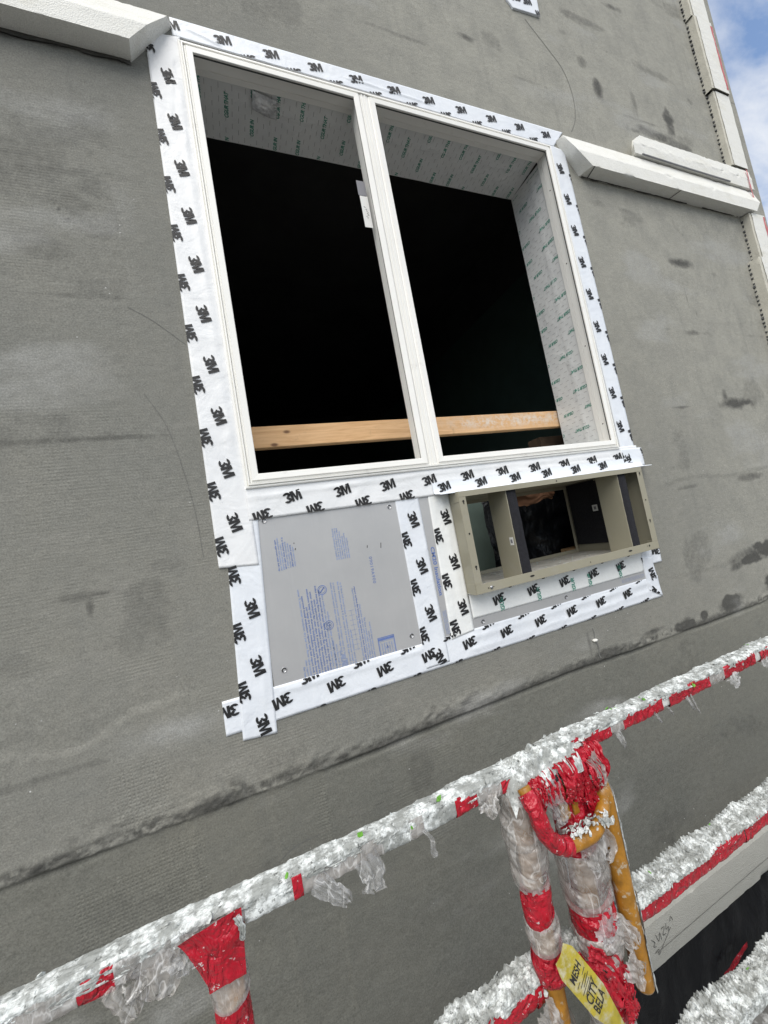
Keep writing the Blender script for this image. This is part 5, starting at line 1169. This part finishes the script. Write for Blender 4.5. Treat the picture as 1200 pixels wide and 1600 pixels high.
# left end post of the panel, thickly wound with film
P2 = 0.342
mb = MB(); mb.tube([(P2, RY, RZ - 0.018), (P2, RY, -1.72)], 0.019, 18); mb.build('post', M['orange'], gl, smooth=True)
for i, (z0, z1, mt, r0, r1, fo) in enumerate([(-0.812, -0.915, 'film', 0.040, 0.038, 0.011), (-0.905, -0.998, 'film', 0.038, 0.033, 0.009), (-0.990, -1.066, 'red_tape', 0.0290, 0.0285, 0.005), (-1.058, -1.112, 'film', 0.031, 0.031, 0.006), (-1.106, -1.165, 'red_tape', 0.0285, 0.030, 0.006), (-1.25, -1.45, 'film', 0.030, 0.030, 0.006)]):
    wrap('red_tape_wrap' if mt == 'red_tape' else 'film_wrap', gl, mt, P2, RY, z0, z1, r0, r1, 1300 + i, fo, 0.004)
shred('film_shred', gl, 'film_thin', [(0.405, -0.700, -0.900), (0.407, -0.702, -0.955), (0.402, -0.703, -1.020)], 0.010, 0.003, 1330, 0.003)
shred('film_shred', gl, 'film_thin', [(0.376, -0.700, -0.835), (0.392, -0.712, -0.855), (0.398, -0.715, -0.880)], 0.020, 0.030, 1331, 0.004)
# mid rail of the left panel: only its end shows, caked
MY, MZ, MH = -0.652, -1.184, 0.0195
rail_mesh('mid_rail', -1.9, 0.43, MY, MZ, MH, gl, 'rail_coat', step=0.02)
crust('plaster_crust', -0.40, 0.43, MY, MZ, MH, gl, 5, 0.009, 0.46, 0.004, fstart=170)
flakes('plaster_flakes', 0.10, 0.43, MY, MZ, MH + 0.003, gl, 120, 6, 'plaster', 0.003, 0.009)
for i, (x0, x1, mt) in enumerate([(0.0, 0.16, 'film'), (0.16, 0.30, 'red_tape'), (0.30, 0.43, 'red_tape')]): band(x0, x1, mt, gl, MY, MZ, MH, 1400 + i, 0.003, fold=0.0015, amp=0.005)
shred('film_shred', gl, 'film', [(0.300, -0.690, -1.190), (0.318, -0.694, -1.225), (0.345, -0.695, -1.27)], 0.05, 0.03, 1410)
rail_mesh('low_rail', -1.9, 0.43, -0.652, -1.532, 0.022, gl, 'rail_coat', step=0.02)

# ---- right guard rail panel
gr = empty('guardrail', 'plaster-caked guard rail panel on the right running past the low moulding', 'guardrail', 'guard rail panels')
rail_mesh('top_rail', 0.425, 2.9, RY, RZ + 0.006, HS, gr, 'rail_coat', step=0.02)
crust('plaster_crust', 0.41, 1.75, RY, RZ + 0.006, HS, gr, 11, 0.0052, 0.44, fstart=164)
flakes('plaster_flakes', 0.42, 1.7, RY, RZ + 0.006, HS - 0.001, gr, 170, 12, 'plaster', 0.003, 0.009)
flakes('green_flakes', 0.5, 1.4, RY, RZ + 0.006, HS - 0.001, gr, 16, 13, 'leaf_green', 0.005, 0.012)
for i, (x0, x1, mt) in enumerate([(0.43, 0.60, 'red_tape'), (0.605, 0.640, 'film'), (0.640, 0.775, 'red_tape'), (0.800, 0.96, 'red_tape'), (0.96, 1.02, 'film'), (1.02, 1.165, 'red_tape'), (1.19, 1.5, 'red_tape')]):
    band(x0, x1, mt, gr, RY, RZ + 0.006, HS, 1500 + i * 3, 0.002, fold=0.0010, amp=0.004)
for i, (x, l, w) in enumerate([(0.615, 0.030, 0.022), (0.74, 0.020, 0.007), (0.785, 0.018, 0.006), (0.86, 0.030, 0.010), (0.875, 0.042, 0.006), (1.05, 0.024, 0.060), (1.20, 0.022, 0.05)]):
    shred('film_shred', gr, 'film_thin', [(x, -0.693, -0.797), (x + 0.006, -0.697, -0.800 - l * 0.6), (x + 0.012, -0.698, -0.802 - l)], w, w * 0.5, 1540 + i, 0.004)
# lump of plaster over the joint of the two rails
P = np.zeros((70, 40, 3)); u = np.linspace(-1, 1, 70)[:, None]; v = np.linspace(-1, 1, 40)[None, :]
dome = np.maximum(0, 1 - np.abs(u) ** 3) * np.maximum(0, 1 - v ** 4)
nz = fbm(u * 7, v * 5, 1600, 5, 0.6)
P[..., 0] = 0.415 + 0.108 * u + 0.006 * (nz - 0.5); P[..., 1] = -0.676 + 0.037 * v * (0.8 + 0.5 * vn(u * 4, u * 0, 1601)) - 0.0 * u; P[..., 2] = -0.782 + (0.010 + 0.030 * (nz - 0.42)) * dome ** 0.5 - 0.034 * np.abs(v) ** 3 - 0.03 * np.abs(u) ** 8 
g = grid_mesh('plaster_lump', P, M['plaster'], gr, None, False)
flakes('plaster_flakes', 0.32, 0.52, RY, RZ, HS - 0.002, gr, 110, 21, 'plaster', 0.004, 0.009)
# post of the right panel, thickly wound
P3 = 0.466
mb = MB(); mb.tube([(P3, RY, RZ - 0.018), (P3, RY, -1.72)], 0.019, 18); mb.build('post', M['orange'], gr, smooth=True)
for i, (z0, z1, mt, r0, r1, fo, tl) in enumerate([(-0.835, -0.985, 'red_tape', 0.033, 0.040, 0.010, 0.0), (-0.972, -1.082, 'film', 0.048, 0.047, 0.010, 0.008), (-1.068, -1.136, 'red_tape', 0.044, 0.043, 0.006, 0.014), (-1.122, -1.185, 'film', 0.047, 0.045, 0.010, 0.010), (-1.17, -1.30, 'red_tape', 0.041, 0.036, 0.009, -0.020), (-1.285, -1.42, 'film', 0.040, 0.045, 0.008, 0.0), (-1.40, -1.60, 'film', 0.043, 0.040, 0.008, 0.0)]):
    wrap('red_tape_wrap' if mt == 'red_tape' else 'film_wrap', gr, mt, P3 - 0.004 * (i > 3), RY, z0, z1, r0, r1, 1620 + i, fo, tl)
# red tape ruffles hanging from the joint
for i, (x, z, l, w, xe) in enumerate([(0.402, -0.790, 0.070, 0.040, 0.400), (0.440, -0.786, 0.085, 0.050, 0.446), (0.478, -0.784, 0.100, 0.052, 0.482), (0.512, -0.786, 0.090, 0.040, 0.516), (0.470, -0.80, 0.125, 0.024, 0.492), (0.362, -0.795, 0.060, 0.036, 0.352), (0.385, -0.795, 0.05, 0.03, 0.380)]):
    shred('red_tape_ruffle', gr, 'red_tape', [(x, -0.703 - 0.004 * (i % 3), z), ((x + xe) / 2 + 0.004, -0.716 - 0.006 * (i % 2), z - l * 0.5), (xe, -0.712, z - l)], w * 1.25, w * 1.0, 1650 + i, 0.009, 44, 30)
shred('film_shred', gr, 'film', [(0.425, -0.708, -0.800), (0.430, -0.712, -0.815), (0.433, -0.712, -0.830)], 0.028, 0.020, 1670)
shred('film_shred', gr, 'film_thin', [(0.530, -0.705, -0.860), (0.545, -0.708, -0.900), (0.548, -0.708, -0.935)], 0.022, 0.012, 1671)
shred('film_shred', gr, 'film', [(0.470, -0.716, -1.115), (0.500, -0.722, -1.135), (0.520, -0.724, -1.165)], 0.045, 0.035, 1672)
shred('red_tape_ruffle', gr, 'red_tape', [(0.395, -0.716, -1.135), (0.440, -0.724, -1.175), (0.470, -0.724, -1.24)], 0.050, 0.060, 1673, 0.008)
shred('film_shred', gr, 'film', [(0.485, -0.720, -1.18), (0.505, -0.724, -1.21), (0.520, -0.722, -1.225)], 0.05, 0.04, 1674)
shred('red_tape_ruffle', gr, 'red_tape', [(0.475, -0.722, -1.21), (0.470, -0.726, -1.245), (0.475, -0.724, -1.275)], 0.034, 0.040, 1675, 0.004)
shred('film_shred', gr, 'film', [(0.452, -0.720, -0.930), (0.470, -0.726, -0.960), (0.468, -0.726, -0.995)], 0.070, 0.080, 1676, 0.009)
shred('film_shred', gr, 'film_thin', [(0.385, -0.715, -0.815), (0.398, -0.722, -0.850), (0.405, -0.724, -0.885)], 0.050, 0.035, 1677, 0.008)
shred('film_shred', gr, 'film', [(0.505, -0.716, -0.800), (0.518, -0.722, -0.835), (0.524, -0.722, -0.862)], 0.030, 0.024, 1678, 0.007)
shred('film_shred', gr, 'film_thin', [(0.445, -0.718, -1.085), (0.458, -0.722, -1.105), (0.466, -0.722, -1.125)], 0.060, 0.06, 1679, 0.006)
# worn orange hook bar and bent handle of the coupling
bar = MB(); bar.tube([(0.527, -0.704, -0.868), (0.530, -0.704, -0.90), (0.531, -0.703, -1.08), (0.535, -0.702, -1.262), (0.5352, -0.702, -1.268)], [0.0165, 0.0195, 0.0195, 0.0195, 0.017], 20)
bar.build('hook_bar', M['orange'], gr, smooth=True)
P = np.zeros((80, 9, 3)); zz = np.linspace(-0.89, -1.268, 80)
for j, a in enumerate(np.linspace(-70, 40, 9)):
    d = 0.0205 + 0.006 * np.maximum(0, fbm(zz * 40, zz * 0 + j * 0.5, 1690, 4) - 0.42)
    P[:, j, 0] = 0.5315 + d * np.cos(np.radians(a)) + (zz + 0.9) * -0.010; P[:, j, 1] = -0.703 + d * np.sin(np.radians(a)); P[:, j, 2] = zz
kp = fbm(np.arange(79)[:, None] * 0.09, np.arange(8)[None, :] * 0.45, 1691, 4) > 0.47
o = grid_mesh('plaster_crust', P, M['plaster'], gr, kp, False); o['kind'] = 'stuff'
hp = smooth_poly([(0.334, -0.712, -0.800), (0.338, -0.732, -0.834), (0.348, -0.736, -0.878), (0.376, -0.738, -0.908), (0.419, -0.738, -0.918), (0.461, -0.736, -0.918), (0.500, -0.724, -0.903), (0.524, -0.708, -0.892)], 7)
mb = MB(); mb.tube(hp, 0.0125, 16); mb.build('bent_handle', M['orange'], gr, smooth=True)
# red tape spiralling down the handle
k0 = int(len(hp) * 0.50); mb = MB(); mb.tube(hp[2:k0], [0.0145 + 0.003 * vn(i * 0.7, 0.2, 1700) for i in range(k0 - 2)], 16, False); mb.build('red_tape_wrap', M['red_tape'], gr, smooth=True)
flakes('plaster_flakes', 0.40, 0.50, -0.735, -0.912, 0.010, gr, 60, 23, 'plaster', 0.004, 0.010)
mb = MB(); mb.box(0.412, 0.436, -0.707, -0.701, -0.900, -0.815); mb.box(0.446, 0.460, -0.707, -0.701, -0.900, -0.845); mb.build('bracket_plate', M['orange'], gr, bevel=0.0015)
mb = MB(); mb.tube([(0.392, -0.708, -0.820), (0.425, -0.708, -0.812)], 0.0075, 12); mb.build('bracket_pin', M['black_steel'], gr, smooth=True)
# mid and low rails
rail_mesh('mid_rail', 0.44, 2.9, MY, MZ, MH, gr, 'rail_coat', step=0.02)
crust('plaster_crust', 0.46, 1.9, MY, MZ, MH, gr, 15, 0.0075, 0.46, 0.005, 0.003, fstart=154)
flakes('plaster_flakes', 0.46, 1.8, MY, MZ, MH + 0.003, gr, 200, 16, 'plaster', 0.003, 0.010)
flakes('green_flakes', 0.5, 1.3, MY, MZ, MH + 0.001, gr, 6, 17, 'leaf_green', 0.006, 0.012)
for i, (x0, x1, mt) in enumerate([(0.46, 0.98, 'red_tape'), (0.985, 1.8, 'red_tape')]): band(x0, x1, mt, gr, MY, MZ, MH, 1710 + i, 0.003, fold=0.0008, amp=0.004)
LY, LZ, LH = -0.652, -1.528, 0.022
rail_mesh('low_rail', 0.44, 2.9, LY, LZ, LH, gr, 'rail_coat', step=0.02)
crust('plaster_crust', 0.55, 2.0, LY, LZ, LH + 0.001, gr, 25, 0.010, 0.54, 0.006, 0.003, fstart=180)
flakes('plaster_flakes', 0.6, 1.7, LY, LZ, LH + 0.004, gr, 220, 26, 'plaster', 0.003, 0.010)
flakes('green_flakes', 0.6, 1.1, LY, LZ, LH + 0.001, gr, 4, 27, 'leaf_green', 0.006, 0.012)
rail_mesh('film_band', 0.5, 1.8, LY, LZ, LH, gr, 'plaster', 0.003, (-0.24, 0.265), 0.004, 0.006, 1720)
# far posts
for px_ in (1.55, 2.5):
    mb = MB(); mb.tube([(px_, RY, RZ - 0.018), (px_, RY, -1.72)], 0.019, 14); mb.build('post', M['orange'], gr, smooth=True)

# ---- yellow tag with writing, wired to the post
tgo = MB(); P = np.zeros((30, 8, 3)); A0 = Vector((0.341, -0.735, -1.056)); A1 = Vector((0.309, -0.739, -1.080)); B0 = Vector((0.440, -0.744, -1.232)); B1 = Vector((0.414, -0.746, -1.262))
u = np.linspace(0, 1, 30); v = np.linspace(0, 1, 8)
def tagpt(a, b, lift=0.0):
    p = (A0 * (1 - b) + A1 * b) * (1 - a) + (B0 * (1 - b) + B1 * b) * a
    ctr = 0.5 + (b - 0.5) * (1.0 if a < 0.55 else 1.0 - 0.75 * (a - 0.55) / 0.45) * (1.25 if a > 0.1 else 0.8 + 4.5 * a)
    p = (A0 * (1 - ctr) + A1 * ctr) * (1 - a) + (B0 * (1 - ctr) + B1 * ctr) * a
    return (p.x, p.y - 0.006 * math.sin(a * 3.0) - 0.003 * math.sin(b * 3.1) - lift, p.z)
for i in range(30):
    for j in range(8): P[i, j] = tagpt(u[i], v[j])
tg = grid_mesh('yellow_tag', P, M['tag']); tag(tg, 'yellow plastic tag with handwriting hanging between the wrapped posts', 'tag')
mb = MB()
def tagtext(G, a0, b0, sa, sb):
    V = [tagpt(min(0.98, max(0, a0 + p[1] * -sa)), min(0.98, max(0.02, b0 - p[0] * sb)), 0.0012) for p in G[0]]; mb.add(V, G[1])
tagtext(text2d('MESH', 0.02), 0.20, 0.5, 0.10, 0.26); tagtext(text2d('CITY', 0.015), 0.43, 0.5, 0.13, 0.30); tagtext(text2d('BELA', 0.015), 0.54, 0.5, 0.13, 0.30)
for k in range(5):
    a = 0.27 + k * 0.025; V = [tagpt(a, 0.15 + 0.1 * (k % 2), 0.0012), tagpt(a, 0.8 - 0.1 * (k % 3), 0.0012), tagpt(a + 0.006, 0.8 - 0.1 * (k % 3), 0.0012), tagpt(a + 0.006, 0.15 + 0.1 * (k % 2), 0.0012)]; mb.add(V, [(0, 1, 2, 3)])
mb.build('handwriting', M['hand_ink'], tg)['kind'] = 'stuff'
